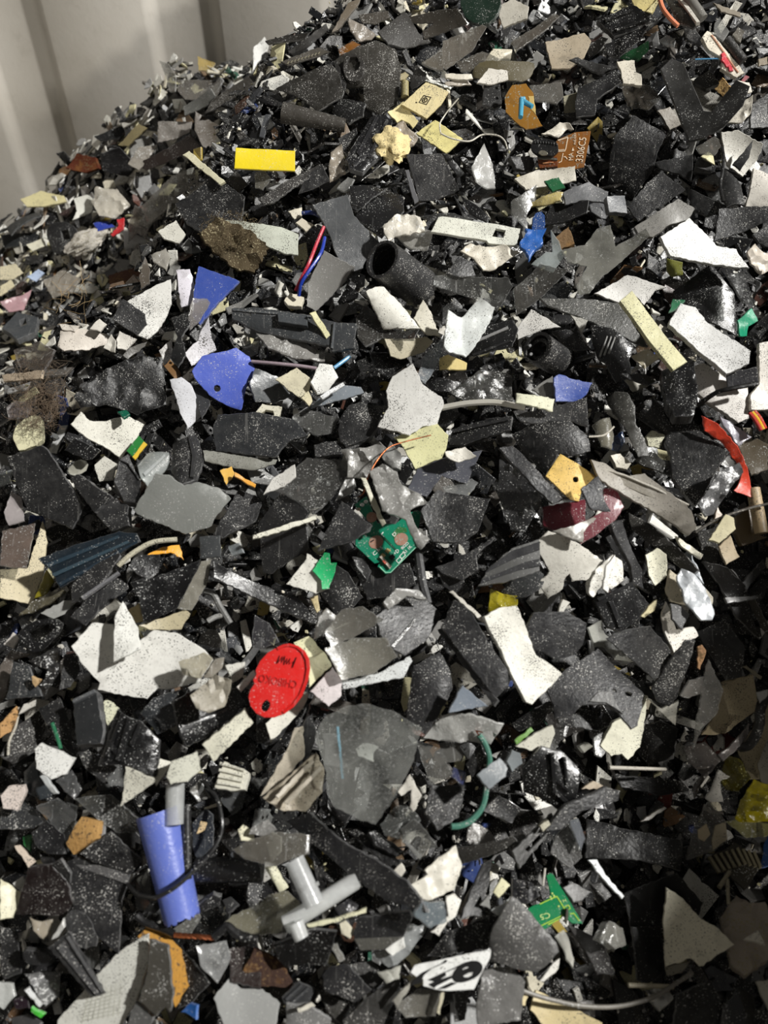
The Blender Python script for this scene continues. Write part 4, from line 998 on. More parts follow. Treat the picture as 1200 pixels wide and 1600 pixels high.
S('490,440 515,440 608,655 590,668', 'c3c1ac', 'P', 'ivory slim stick stuck across the green circuit board', 'plastic_stick', 'stick', L=10, th=.003, group=SG)
wire('820,240 700,270 620,300 560,370 520,450 505,510 480,530', .0006, 'a5613f', 'hair-thin copper wire curling across the foil patch', mat='u', lift=[.055, .06, .066, .07, .066, .06, .05], name='copper_wire')
S('705,500 755,400 870,350 1060,310 985,470 870,430 800,530', '6d6f7a', 'D', 'slate lavender L-shaped plate below the pale yellow plate', L=6)
S('870,480 1010,440 1040,460 990,525 900,520', '9a9c9c', 'C', 'pale clear strip under the slate L-shaped plate', L=4)
S('880,322 980,295 1032,342 950,370 890,345', 'ddd9ce', 'P', 'white curled scrap on the slate L-shaped plate', L=8, group=WG, bend=(0, .004), crumple=.001)
S('770,600 850,497 1000,525 1098,540 1040,690 960,745 830,740', '242425', 'd', 'large black speckled square right of the green circuit board', L=7, th=.004)
S('660,440 700,380 740,400 700,470', '1c1c1d', 'D', 'black notch piece beside the silver foil flap', L=5)
wire('760,790 770,860 780,930 805,1030', .0040, '3f3f40', 'dark thick cable below the green circuit board', lift=.030, name='cable')
S('840,860 920,830 1030,770 1110,715 1110,730 1030,800 1040,870 960,920 870,890', '3f3f40', 'd', 'branched dark bracket below the large black square', 'plastic_bracket', 'bracket', L=6, th=.004)
S('850,870 960,900 1000,960 960,1000 880,950', '353536', 'd', 'black angular flake under the branched bracket', L=5)
S('460,860 650,850 720,840 750,940 600,1000 520,1010', '333334', 'd', 'wide dark shard below the green circuit board', L=4)
S('450,810 510,820 540,880 520,925 470,850', '3c3c3d', 'C', 'smoky sliver below the green circuit board', L=5)
S('300,980 380,850 430,880 500,1000 440,1060 370,1080', '1f1f20', 'd', 'black speckled kite right of the white-green scrap', L=5)
wg = thing('torn_label', 'white scrap with a bright green torn flap', 'torn label', 260, 890, L=8)
part(wg, 'white_sheet', '140,940 235,820 240,795 300,830 330,900 345,960 280,985 200,955', 'e8e6dc', 'P', th=.002, crumple=.0012)
part(wg, 'green_flap', '265,875 320,790 345,795 350,840 380,838 370,880 340,960 310,962 305,920', '1fb06a', 'm', z=.003, th=.0016, jag=.0004, bend=(40, .003))
S('255,1000 290,990 302,1060 285,1072', 'cdbd92', 'P', 'tan stub under the white-green scrap', 'plastic_chip', L=5, group=WG)
S('905,975 922,968 1075,1105 1062,1118', 'cfcbc0', 'P', 'slim white stick above the long dark beam', 'plastic_stick', 'stick', L=9, th=.003, group=SG)
S('1085,1060 1100,958 1160,985 1230,990 1220,1060 1110,1092', 'b3a52a', 'y', 'yellow transparent film tucked behind the white bone-shaped shard', 'film_scrap', L=4, group=FG, crumple=.003)
# ---- right side, upper middle
T(800, 300)
bk = thing('knob', 'blue star-shaped knob with a dark blue stem', 'knob', 100, 210, L=7)
part(bk, 'stem', '90,190 98,100 150,88 158,170 130,200', '16407c', 'm', z=.002, th=.008, rnd=1)
part(bk, 'star_head', '35,240 70,190 60,175 110,180 160,175 140,210 145,245 110,270 80,322 62,275 38,262', '2a63b4', 'm', z=.006, th=.006, crumple=.002)
S('200,215 265,160 295,240 230,262', '7b6348', 'k', 'brown block right of the blue knob', 'fibre_chunk', L=5, th=.006)
S('90,340 160,280 190,282 178,180 222,230 245,300 190,382', 'b4bcba', 'C', 'clear plastic loop beside the blue knob', 'film_scrap', L=7, group=FG, bend=(90, .005))
S('230,275 340,250 400,172 460,158 482,260 620,180 640,212 540,302 420,402 360,480 310,490 300,440 350,352 260,332', '94938b', 'C', 'clear molded bag with a rounded foot', 'film_scrap', L=8, group=FG, bend=(45, .006), crumple=.0016)
S('5,460 130,340 262,370 130,500 20,582', '484642', 'C', 'smoky brown sheet below the blue knob', 'film_scrap', L=6, group=FG, bend=(20, .004))
S('130,495 280,498 400,500 500,520 642,722 600,712 360,602 170,532', '50504b', 'd', 'long grey-brown wedge behind the ivory bar', L=5, th=.003)
S('380,480 540,390 670,430 722,450 670,462 620,532 560,470 500,522', 'd2d0cb', 'p', 'white speckled shard behind the top of the ivory bar', L=6, group=WG)
S('505,512 560,465 817,800 750,842', 'dedaad', 'p', 'ivory bar lying diagonally', 'plastic_bar', 'plastic bar', L=11, th=.0055, jag=.0001, group=WG)
S('575,160 780,28 862,70 830,120 740,152 660,212 590,192', '86847f', 'p', 'grey speckled thick slab above the white speckled quadrilateral', L=6, th=.005)
S('690,215 830,123 900,190 960,250 1050,270 1107,362 960,342 740,302', 'dededa', 'p', 'white speckled quadrilateral near the upper right edge', L=8, th=.004, group=WG)
S('945,235 970,80 1100,68 1210,72 1210,130 1100,180', '363637', 'd', 'dark flat plate right of the grey speckled thick slab', L=6)
S('1130,200 1210,150 1210,260 1160,240', '2b2b2c', 'd', 'black plate at the edge below the dark flat plate', L=5)
S('1090,290 1130,248 1210,300 1210,370 1160,392 1110,345', 'd2c9bc', 'P', 'crumpled cream wad at the right edge', L=6, crumple=.004, group=WG)
S('725,310 800,330 800,390 750,400 725,370', '7d7f3a', 'm', 'olive green clip under the white speckled quadrilateral', L=4)
S('760,450 940,340 1052,460 1062,660 900,602 790,522', '1e1e1f', 'g', 'deep black rounded panel behind the white speckled plank', L=4, bend=(0, -.008))
S('735,562 755,500 812,508 790,532', '2f6e4c', 'm', 'green tab above the white speckled plank', 'plastic_chip', L=6)
S('1062,640 1058,602 1122,545 1150,605 1105,632 1100,675 1068,677', '1f9c74', 'm', 'bright green film fragment at the right edge', L=7, crumple=.001)
S('1000,390 1090,370 1130,520 1090,520', '3c3c3d', 'C', 'smoky strip above the bright green fragment', 'film_scrap', L=6, group=FG)
S('735,612 790,523 860,540 920,612 1112,750 1102,812 1005,852 730,632', 'd6d6d4', 'p', 'white speckled plank with a torn end', 'plastic_bar', 'plastic bar', L=9, th=.0055, group=WG)
S('860,812 900,800 1000,870 1112,912 1112,1062 1060,1082 920,982 870,930', 'd3cfc9', 'p', 'white speckled block face under the dark grey chip', L=5, th=.006, group=WG)
S('1005,852 1150,820 1157,895 1010,930', '525256', 'd', 'dark grey square chip across the white speckled plank', 'plastic_tile', L=11, th=.003)
S('1118,952 1160,900 1155,710 1212,700 1212,1022 1118,1022', 'e0dbd1', 'p', 'cream L-shaped casing at the right edge', L=6, th=.005, group=WG)
wire('890,985 950,945 1010,925 1150,898', .0022, '161616', 'thin black cable across the white speckled block face', lift=[.036, .046, .054, .05])
S('20,640 90,548 232,632 150,642 28,692', 'cfcdc8', 'p', 'white speckled wedge above the corrugated pipe end', L=6, group=WG)
S('275,575 357,600 330,662', 'b6b4ac', 'P', 'small pale triangle beneath the long grey-brown wedge', L=6, group=WG)
cp = thing('pipe_end', 'round black pipe end with a toothed bore', 'pipe', 140, 740, L=5)
tube('118,730', '215,790', 78, 72, '222223', 'd', None, 'pipe_wall', None, L=5, wall=.003, z=(.018, -.006), parent=cp)
tube('128,737', '190,775', 52, 52, '2e2e2f', 'D', None, 'inner_sleeve', None, L=5, wall=.003, z=(.014, -.004), parent=cp, ridges=0, rings=6)
for k in range(6):
    a = k*1.047+.4; x, y = 122+40*math.cos(a), 735+40*math.sin(a)
    part(cp, 'tooth', disc(x, y, 9, 9, 0, 6), '3a3a3b', 'D', z=.010, th=.006, jag=0)
S('185,650 300,640 372,735 290,740 230,700', '38383a', 'd', 'dark folded flake right of the round pipe end', L=5, bend=(40, -.004))
S('370,620 480,640 582,720 550,790 562,850 490,892 440,800 410,782 380,692', '232324', 'g', 'glossy black shard with three painted highlight lines', L=6, bend=(20, -.004), ribs=[(f'{408+i*20},{770-i*6} {444+i*18},{672+i*3} {450+i*18},{675+i*3} {416+i*20},{774-i*6}', .0012, '9a9a98', 'm', 'painted_glint') for i in range(3)])  # highlights painted as pale ribs on the black shard
S('555,770 640,738 692,780 620,832', 'd6cdb4', 'f', 'creased cream foil under the ivory bar', 'film_scrap', L=5, group=FG, crumple=.004)
S('700,842 850,790 872,960 850,1052 760,1062 720,980', '1a1a1b', 'g', 'black glossy boxy lump at the foot of the ivory bar', 'plastic_block', L=7, th=.012, crumple=.002)
tube('620,1010', '750,1110', 58, 50, '202021', 'd', 'black stub of pipe below the ivory bar', 'plastic_rod', 'pipe', L=5, closed=True, group=SG)
S('510,850 620,850 690,890 640,905 540,870', '262627', 'g', 'slim black bar left of the black boxy lump', 'plastic_strip', L=7, group=SG)
S('530,880 600,868 640,910 570,935', 'a9a699', 'P', 'pale grey chip left of the slim black bar', 'plastic_chip', L=5, group=WG)
S('92,925 190,860 217,945 160,967', '7b7b78', 'p', 'grey speckled chip beside the small blue shard', 'plastic_chip', L=6)
S('195,872 220,853 300,880 377,895 350,950 310,980 205,982', '344b94', 'm', 'small blue speckled shard on the right half of the heap', L=7)
S('25,938 200,970 195,1027 20,987', 'dcdcc4', 'P', 'small cream bar in front of the small blue shard', 'plastic_bar', 'plastic bar', L=9, th=.004, group=WG)
S('20,1052 120,1020 350,968 357,1102 270,1072 180,1092 40,1082', '404041', 'd', 'dark plate below the small cream bar', L=6)
S('0,1132 120,1070 270,1063 362,1140 372,1210 280,1235 220,1222 160,1322 60,1225', '1f1f20', 'd', 'black dusty dome above the yellow card', L=7, th=.005, bend=((0, -.008), (90, -.006)))
S('440,970 480,933 540,940 577,1000 577,1080 620,1150 640,1230 590,1240 530,1110 470,1030', '55544f', 'd', 'grey curved tongue right of the dark plate', L=7, bend=(0, -.005))
S('628,1150 660,1118 722,1140 692,1202 640,1190', 'cdcbb2', 'P', 'cream pebble-like chip left of the black lump with red strip', 'plastic_chip', L=6, th=.005, group=WG)
S('380,1080 460,1048 482,1130 470,1200 420,1185', '8b8778', 'C', 'yellowish clear tube piece left of the grey tongue', L=5, bend=(0, -.005))
T(800, 600)
S('465,255 520,220 532,270 500,320 465,310', '24406f', 'C', 'deep blue clear chip under the grey tongue', 'plastic_chip', L=4)
wire('360,247 430,240 478,200', .0009, 'c9c4b8', 'short white bristle left of the grey tongue', mat='P', lift=.045, name='thin_strand', cat='strand')
S('460,335 510,325 560,370 540,400 490,390', 'd2ccbb', 'P', 'cream broken block above the grey grooved strip', 'plastic_chip', L=5, th=.006, group=WG)
S('570,360 660,315 690,350 800,390 770,450 700,420 620,390', '3a3a38', 'f', 'black-silver crinkled strip left of the black lump', 'film_scrap', L=5, group=FG, crumple=.004)
S('718,262 740,230 880,213 1022,320 960,400 900,520 860,562 800,500 750,440 740,330', '252526', 'd', 'big black lump beside the red-orange strip', 'plastic_block', L=7, th=.008)
S('885,148 960,190 1050,290 1100,390 1132,542 1030,500 1060,470 1080,400 1020,330 990,280 900,222', 'e2482e', 'm', 'bright red-orange bent strip', 'plastic_strip', 'plastic strip', L=8, th=.002, crumple=.0012, bend=(45, .004))
S('865,572 960,420 1060,373 1077,420 1020,490 940,612 900,627', '626263', 'f', 'shiny silver-black crumpled foil over the red-orange strip', 'film_scrap', L=10, group=FG, crumple=.0045)
S('968,152 1060,208 1122,250 1060,292 990,202', 'b3b1bb', 'f', 'lilac clear film between red-orange strip and striped wires', 'film_scrap', L=5, group=FG, crumple=.002)
rb = thing('ribbon_cable', 'short ribbon of red and yellow wires at the right edge', 'ribbon cable', 1150, 180, L=7)
for k, c in enumerate(('b8342e', 'e0b42c', 'c8402e')):
    wire(f'{1112+k*12},{135-k*4} {1140+k*12},{170-k*4} {1168+k*10},{218-k*4}', .0016, c, None, name='ribbon_wire', lift=.048, parent=rb)
S('1060,290 1150,250 1200,280 1200,400 1120,430 1090,380', '6a5f4c', 'D', 'shadowed brown panel right of the red-orange strip', L=4)
S('160,430 230,323 397,430 330,490 320,547 280,540 240,512', 'edc873', 'P', 'yellow card with a small round hole', 'punched_card', 'card', L=9, th=.002, jag=.0002, holes=[disc(298, 448, 14, 13)])
S('325,490 400,433 430,480 425,520 457,600 370,592 350,550', '45464a', 'd', 'dark grey fragment leaning on the yellow card', L=11, bend=(90, .003))
S('146,572 345,540 345,640 380,622 440,592 425,490 480,478 512,530 530,572 490,632 400,702 320,752 320,702 190,682 150,660', '651d2a', 'm', 'maroon molded trim below the yellow card', 'plastic_trim', 'trim piece', L=8, th=.005, bend=(0, -.003))
S('0,288 30,310 242,540 190,562 90,470 0,370 -60,300', '414143', 'd', 'long charcoal strip left of the yellow card', 'plastic_strip', L=9, th=.004, group=SG)
S('-50,360 60,420 150,540 60,700 0,690 -60,520', '2e2e2f', 'f', 'dark crinkled clear film left of the maroon trim', 'film_scrap', L=5, group=FG, crumple=.004)
S('360,360 420,368 530,430 620,420 680,470 800,570 822,600 850,682 820,712 760,662 700,620 540,530 410,460 380,422', '908b82', 'P', 'long grey grooved strip right of the yellow card', 'plastic_strip', L=9, th=.004, jag=.0007, group=SG, ribs=[('420,402 520,430 660,490 822,572 815,600 600,512 440,440', .0008, '6f695c', 'P', 'groove'), ('425,396 520,424 665,484 825,566 822,574 660,494 520,434 422,404', .003, 'a29d92', 'P', 'ridge')])
S('625,802 680,768 722,800 727,900 670,947 640,900', 'dddbc5', 'P', 'cream pentagon chip below the long dark rod', L=7, th=.003, group=WG)
S('768,712 895,800 885,822 790,762', 'e4e0cd', 'P', 'narrow cream bar below the grey grooved strip', 'plastic_bar', L=8, th=.004, group=WG)
S('540,600 640,650 800,790 872,870 830,902 700,790 560,682', '45433f', 'd', 'long dark rod-like strip below the grey grooved strip', 'plastic_strip', L=7, th=.007, group=SG)
S('460,650 520,638 562,780 640,930 692,950 650,982 570,930 560,860 490,722', '2d2d2f', 'D', 'black curved rail left of the cream pentagon chip', L=6, th=.005)
S('440,720 490,700 560,860 570,930 520,880', '1f1f20', 'D', 'inner black rail beside the black curved rail', L=5)
S('123,732 170,688 300,740 432,830 350,922 285,922 270,890 245,920 240,962 170,1012 130,930 177,880 130,800', 'dad7cd', 'P', 'milky white bracket-shaped shard below the maroon trim', L=9, th=.003, bend=(30, -.004), group=WG)
S('190,690 300,660 380,625 392,632 330,700 330,745 260,720', 'a8a49c', 'f', 'ragged grey edge film between maroon trim and milky bracket', 'film_scrap', L=10, group=FG, crumple=.002)
S('345,932 380,880 470,800 512,830 520,920 460,962 420,940 380,1002 350,980', 'e3e1d9', 'P', 'torn white layers right of the milky bracket', L=8, crumple=.003, group=WG)
S('425,960 440,850 480,800 485,830 455,900 450,980', 'ecebe6', 'P', 'thin white ribbon on the torn white layers', 'plastic_strip', L=10, group=WG)
sp = S('-160,945 -110,860 0,770 130,722 132,872 60,902 -40,932', '70706e', 'D', 'dark grey plate with light diagonal stripes', L=8, ribs=[('-105,862 0,782 130,738 130,775 0,825 -125,885', .0004, '2c2c2e', 'D', 'dark_stripe'), ('-140,915 -60,885 60,835 130,818 130,852 40,872 -60,905 -148,935', .0004, '2c2c2e', 'D', 'dark_stripe')])
S('0,900 130,850 175,890 130,960 60,1000 0,1010 -60,980', '4d4f50', 'd', 'grey curved flake under the milky bracket', L=6, bend=(40, -.004))
S('770,902 790,868 850,900 900,962 947,1080 930,1112 880,1112 800,1022', 'c5cacf', 'f', 'silvery white bag scrap near the shadow edge', 'film_scrap', L=9, group=FG, crumple=.004)
S('718,962 740,870 780,900 792,990 832,1042 740,1022', 'd0c6af', 'p', 'tan speckled flake left of the silvery bag scrap', L=7, group=WG)
S('800,800 830,780 880,880 900,940 860,900', 'c3cad0', 'f', 'clear glossy wisp above the silvery bag scrap', 'film_scrap', L=7, group=FG, crumple=.003)
S('900,950 945,1000 940,1040 905,1030', 'd6d0be', 'P', 'cream bit behind the silvery bag scrap', 'plastic_chip', L=7, group=WG)
S('703,1092 722,1020 745,1060 770,1150 850,1138 872,1180 800,1222 760,1262 720,1180', 'e4e0d7', 'P', 'white notched plate below the silvery bag scrap', L=7, group=WG)
S('740,1030 790,1040 832,1080 800,1152 750,1102', '444446', 'D', 'grey rhombus lying on the white notched plate', L=9)
S('920,732 1000,610 1040,628 1047,680 1020,702 970,747', 'dfd7b4', 'P', 'cream plectrum-shaped piece right of the narrow cream bar', L=9, th=.004, group=WG)
S('970,762 1020,708 1067,810 1002,847', 'c9b99d', 'P', 'beige stick under the cream plectrum-shaped piece', 'plastic_stick', L=7, th=.004, group=SG)
S('940,655 965,573 987,612 960,650', 'b09f8a', 'P', 'pinkish sliver above the cream plectrum-shaped piece', L=7, group=WG)
S('870,690 950,670 965,760 960,900 900,820', '3d3c3a', 'd', 'dark flat shard left of the beige stick', L=5)
tube('1130,490', '1170,700', 30, 30, 'b29d7b', 'P', 'tan peg standing in the shade below the red-orange strip', 'plastic_pin', 'peg', L=6, closed=True, group=SG)
S('1050,620 1120,570 1140,700 1200,720 1080,760 1050,700', '6b5d46', 'P', 'brown box corner beside the tan peg', 'plastic_block', L=4, th=.006)
wire('1215,558 1120,580 1030,608 940,645 860,695', .0012, '8f8b84', 'long thin grey wire crossing below the red-orange strip', lift=.055, mat='M', name='steel_wire')
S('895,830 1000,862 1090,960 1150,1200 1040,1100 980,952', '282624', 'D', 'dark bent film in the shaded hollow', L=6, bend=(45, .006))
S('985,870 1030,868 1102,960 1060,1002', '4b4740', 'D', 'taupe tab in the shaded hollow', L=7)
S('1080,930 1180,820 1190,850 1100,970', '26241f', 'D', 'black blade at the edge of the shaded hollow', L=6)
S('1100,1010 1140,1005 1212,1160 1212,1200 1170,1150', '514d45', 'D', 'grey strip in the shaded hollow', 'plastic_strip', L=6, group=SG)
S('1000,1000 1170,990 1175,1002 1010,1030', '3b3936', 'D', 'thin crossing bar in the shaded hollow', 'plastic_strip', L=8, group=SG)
# ---- right side, lower
T(800, 900)
S('-130,190 -60,148 20,140 60,230 112,370 190,420 237,460 160,542 90,602 60,590 -10,450 -60,330 -105,250', 'e3e1d6', 'p', 'white bone-shaped speckled shard', L=9, th=.005, group=WG)
S('70,232 100,173 260,168 352,220 330,320 300,372 200,392 170,370 100,342', '343436', 'd', 'dark speckled hexagonal plate right of the bone-shaped shard', L=8, th=.003)
S('150,170 220,90 230,150 300,150 260,180', '29292a', 'd', 'black pointed flake above the hexagonal plate', L=6)
S('220,170 240,110 275,125 240,175', 'd2cfc5', 'P', 'small white ribbed bit above the hexagonal plate', 'plastic_chip', L=7, group=WG)
S('385,112 470,80 560,28 642,130 600,190 520,262 450,242', '252526', 'g', 'black hollow box right of the hexagonal plate', 'plastic_block', L=7, tilt=(-8, 4), th=.008, ribs=[('395,105 560,30 568,45 405,120', .003), ('450,120 470,110 520,240 500,245', .002)])
S('600,190 640,140 680,110 670,160 620,195', 'c9c09a', 'P', 'cream torn lip beside the black hollow box', L=7, group=WG)
S('350,242 420,208 432,262 550,400 520,422 430,332 380,334', 'c4c4bc', 'C', 'milky white fold under the black hollow box', L=5, bend=(30, .005))
S('430,290 540,250 642,233 720,330 772,455 660,482 570,400 520,362', '353536', 'd', 'dark split shard with a curved crack below the hollow box', L=8, bend=(30, .005))
S('158,522 250,440 410,333 500,430 600,520 627,550 590,702 560,717 500,640 440,602 330,602 280,652 210,662 200,602', '363638', 'd', 'large dark plate with two holes', L=11, th=.003, bend=(40, -.004), holes=['533,543 548,538 570,548 560,562 540,558', '470,528 488,530 492,544 474,542'], ribs=[('360,590 400,545 460,540 500,620 520,650 480,620 440,596', .0012, '6f6f6e', 'd', 'scraped_patch')])
S('210,672 340,602 462,702 400,727 220,692', '232324', 'd', 'black underside flap below the large dark plate', L=7)
S('655,532 740,400 820,310 862,308 830,412 792,510 780,572 740,622 680,592', '2a2a2b', 'd', 'black oval paddle right of the large dark plate', L=9)
S('410,792 470,690 540,660 600,640 632,560 622,720 600,802 540,862 510,832 460,842', 'dfddc8', 'p', 'cream slab half hidden under the large dark plate', L=6, th=.005, group=WG)
S('620,560 700,622 780,580 767,702 700,642', 'd5d3c9', 'P', 'white pointed triangle right of the cream slab', L=6, group=WG)
S('870,330 890,320 912,350 880,440 868,430', '9c7a5c', 'k', 'small brown stick beside the black oval paddle', 'plastic_stick', L=10, th=.004, group=SG)
S('840,808 880,602 900,480 920,388 982,530 960,642 890,722', '8c8a86', 'C', 'grey translucent leaf in the half shade', 'film_scrap', L=9, group=FG, bend=(0, .005))
S('790,560 830,490 910,470 900,540 830,575', '6f6c68', 'C', 'smoky scrap left of the grey translucent leaf', 'film_scrap', L=8, group=FG)
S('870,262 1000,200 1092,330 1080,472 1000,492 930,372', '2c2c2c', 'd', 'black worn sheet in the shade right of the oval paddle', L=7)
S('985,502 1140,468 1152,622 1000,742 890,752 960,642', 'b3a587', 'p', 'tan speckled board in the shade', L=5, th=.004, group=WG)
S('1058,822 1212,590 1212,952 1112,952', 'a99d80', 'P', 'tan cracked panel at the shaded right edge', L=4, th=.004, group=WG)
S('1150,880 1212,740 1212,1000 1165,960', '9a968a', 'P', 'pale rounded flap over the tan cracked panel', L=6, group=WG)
wire('1215,555 1175,590 1162,640 1160,690 1140,750 1105,795 1065,802', .0040, '1b1b1b', 'black thick cable with a silver end in the shade', lift=[.05, .055, .06, .06, .055, .05, .045], name='cable')
S('1145,545 1200,530 1200,560 1160,600', 'a7a7a4', 'M', 'small silver clamp on the black thick cable', 'metal_clamp', L=10, th=.004)
S('1080,425 1100,420 1172,470 1165,486', '7a7462', 'P', 'dull stick above the silver clamp', 'plastic_stick', L=8, th=.003, group=SG)
tube('455,898', '720,906', 9, 8, 'b3aea3', 'P', 'thin pale stick in the shade below the cream slab', 'plastic_stick', 'stick', L=7, closed=True, group=SG)
S('790,800 900,778 972,850 900,962 850,1042 840,1002 890,930 820,872', '57524f', 'f', 'crumpled dark wrapper in the shade', 'film_scrap', L=7, group=FG, crumple=.005)
S('960,840 1020,790 1110,690 1100,760 1030,830 980,870', '85807f', 'f', 'greyish lilac crumpled film above the yellow film', 'film_scrap', L=7, group=FG, crumple=.004)
S('905,1042 970,908 1022,940 972,962 987,1057 930,1062', 'cac8c2', 'P', 'white torn flag-like scrap beside the yellow film', L=9, crumple=.002, group=WG)
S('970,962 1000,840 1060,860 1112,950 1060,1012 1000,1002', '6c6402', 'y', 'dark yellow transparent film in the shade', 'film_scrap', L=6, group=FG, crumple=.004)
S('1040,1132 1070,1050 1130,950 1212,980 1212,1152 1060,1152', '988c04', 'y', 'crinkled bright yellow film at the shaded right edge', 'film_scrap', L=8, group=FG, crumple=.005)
blob('1022,1050', 34, 32, 26, '14161f', 'g', 'small shiny dark blue-black bead beside the yellow film', 'bead', 'bead', L=7, rough=.06, sub=3)
S('630,700 700,680 780,720 760,860 640,890 580,820', '1c1c1d', 'd', 'black broad sheet behind the cream slab', L=3)
S('490,930 600,940 800,960 850,1010 700,1030 520,990', '1d1d1e', 'd', 'black band in the deep shade below the thin pale stick', L=3)
S('50,902 140,800 240,828 332,920 290,1080 220,1102 130,1042 60,1022', '171718', 'g', 'glossy black molded part with raised ribs', L=9, th=.006, bend=(45, -.005), ribs=[('178,830 196,828 206,1000 270,1060 262,1075 188,1010', .003), ('240,850 252,850 262,980 250,980', .003), ('200,960 215,955 268,1000 262,1012', .003)])
S('330,1000 380,960 430,985 400,1000', 'c9bba6', 'P', 'small cream flake behind the glossy ribbed part', 'plastic_chip', L=7, group=WG)
S('170,1200 250,1080 350,1030 450,988 522,1010 510,1052 330,1102 240,1192', '2e2e2f', 'd', 'long dark curved strip below the glossy ribbed part', 'plastic_strip', L=10, th=.005, bend=(20, -.004), group=SG)
S('380,760 440,720 460,800 420,850 390,840', '3f3e3a', 'C', 'smoky stub left of the cream slab', L=5)
S('320,800 360,780 385,800 345,832', 'b5b3a8', 'C', 'small clear cube above the glossy ribbed part', 'plastic_chip', L=6, th=.006)
S('20,800 110,740 190,700 202,740 180,812 100,822', 'cfcdbf', 'p', 'pale speckled wedge above the glossy ribbed part', L=6, group=WG)
S('10,770 90,708 102,725 20,792', '5c8c2c', 'm', 'narrow moss green strip on the pale speckled wedge', 'plastic_strip', L=8, group=SG)
S('0,690 160,590 200,600 130,690 30,730', '232324', 'd', 'black flake left of the underside flap', L=7)
S('180,730 250,700 240,760 200,812', '484745', 'C', 'smoky brown chip under the underside flap', 'plastic_chip', L=6)
T(800, 1200)
S('5,390 190,208 202,240 140,352 40,472', '545452', 'd', 'grey plate with a long dark slot below the glossy ribbed part', L=8, holes=['65,382 150,290 166,300 80,392'])
S('130,270 170,245 180,265 145,300', 'c6c2ae', 'P', 'small cream cube on the slotted grey plate', 'plastic_chip', L=11, th=.005, group=WG)
S('200,320 300,240 330,420 270,470 180,400', '484744', 'd', 'brownish grey shard right of the slotted grey plate', L=6)
S('270,250 310,235 345,330 320,390', '6b6f76', 'C', 'bluish clear shard between the curved strip and the black wrap', L=7)
S('240,560 290,540 370,580 330,622 290,630', '6b6a68', 'd', 'grey pebble-like chunk right of the green board scrap', 'plastic_chip', L=7, th=.008)
S('365,545 420,540 470,600 410,640', '4b4a48', 'd', 'dark chunk beside the grey pebble-like chunk', 'plastic_chip', L=6, th=.006)
S('810,432 860,262 920,150 1000,250 1012,340 940,392', '4d4943', 'C', 'dusky translucent cone below the torn flag-like scrap', L=8, bend=(60, .004), ribs=[('870,290 910,260 930,310 900,345 872,330', .0008, 'b8a98c', 'P', 'tan_blotch'), ('950,270 1000,250 1008,335 940,385 935,340', .0012, 'a0967f', 'P', 'tan_blotch')])
cm = thing('comb', 'ribbed tan grille piece in the shade', 'grille', 1040, 450, L=6)
part(cm, 'backing', '910,422 1050,350 1182,440 1140,502 1090,572 990,482', '3a362b', 'D', th=.003)
for k in range(9):
    x, y = 920+k*26, 415-k*8+(k > 5)*(k-5)*14
    part(cm, 'slat', f'{x},{y} {x+12},{y-6} {x+62-k*2},{y+72} {x+48-k*2},{y+76}', '7d765e', 'P', z=.004, th=.005, jag=.0001)
S('1000,250 1100,330 1200,320 1212,260 1060,240', '8e8a52', 'C', 'yellowish clear sheet under the bright yellow film', 'film_scrap', L=6, group=FG)
S('1165,470 1180,350 1212,300 1212,460', '1f4f94', 'm', 'blue glossy piece at the shaded right edge', L=7)
S('710,740 725,560 800,612 880,702 970,752 1042,830 880,932 840,892 720,932', 'dcd7c2', 'P', 'large cream arrowhead plate in the shade', L=9, th=.003, group=WG)
S('520,590 770,488 892,630 870,702 700,742 550,742', '1e1e1e', 'D', 'folded black sheet behind the cream arrowhead plate', L=5)
S('343,422 350,238 450,262 540,290 800,340 792,482 600,432', '1a1a1b', 'd', 'wide black wrap in the shade', L=6, th=.004, crumple=.002)
S('355,432 400,430 440,500 527,602 515,614 440,532', 'd6dadb', 'P', 'slender white strip beside the wide black wrap', 'plastic_strip', L=8, group=WG)
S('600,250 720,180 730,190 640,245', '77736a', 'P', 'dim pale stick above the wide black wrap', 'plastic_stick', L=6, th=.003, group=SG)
S('975,702 1050,602 1110,640 1182,640 1212,700 1200,900 1090,982 1020,922', '9a9186', 'w', 'shaggy grey-beige lump at the shaded right edge', 'foam_lump', 'foam', L=6, th=.010, crumple=.006)
S('1090,802 1150,760 1187,830', 'cbc7ba', 'P', 'small white triangle on the shaggy lump', 'plastic_chip', L=9, group=WG)
wire('40,1040 110,1065 180,1085 290,1110 400,1121 490,1118 560,1106 640,1083 700,1055 760,1015 800,990 845,958', .0016, '77736b', 'curved steel wire near the bottom edge', mat='r', lift=[.045]*12, name='steel_wire')
S('80,1130 110,1040 190,1080 300,1130 420,1190 420,1212 150,1212', 'c9b98d', 'P', 'tan plank at the bottom edge under the steel wire', 'plastic_bar', L=5, th=.004, group=WG)
S('25,1105 40,1060 75,1070 60,1115', 'd8c9a0', 'P', 'small cream stub at the end of the steel wire', 'plastic_chip', L=6, group=WG)
gs = thing('circuit_board', 'green circuit board scrap with yellow printed traces', 'circuit board', 160, 640, L=7, spread=0, tilt=(-10, 4))
T(800, 1350, 10)
part(gs, 'board', '185,730 330,650 420,620 600,520 590,420 530,180 600,140 650,170 1110,930 940,930 800,820 480,1050 390,1000', '0f7a4a', 'b', th=.0018, jag=.0002)
for q in ('430,620 690,500 700,512 435,634', '690,500 704,498 830,700 820,712', '390,990 530,920 800,790 800,804 540,932 400,1002', '560,940 780,835 782,848 570,955', '905,775 965,762 1060,890 1050,898 962,778 908,788', '820,670 880,632 920,700 860,722 855,712 902,695 876,648 828,682'):
    part(gs, 'yellow_trace', q, 'b4d84a', 'i', z=.0005, th=.0004, jag=0, bev=.0001)
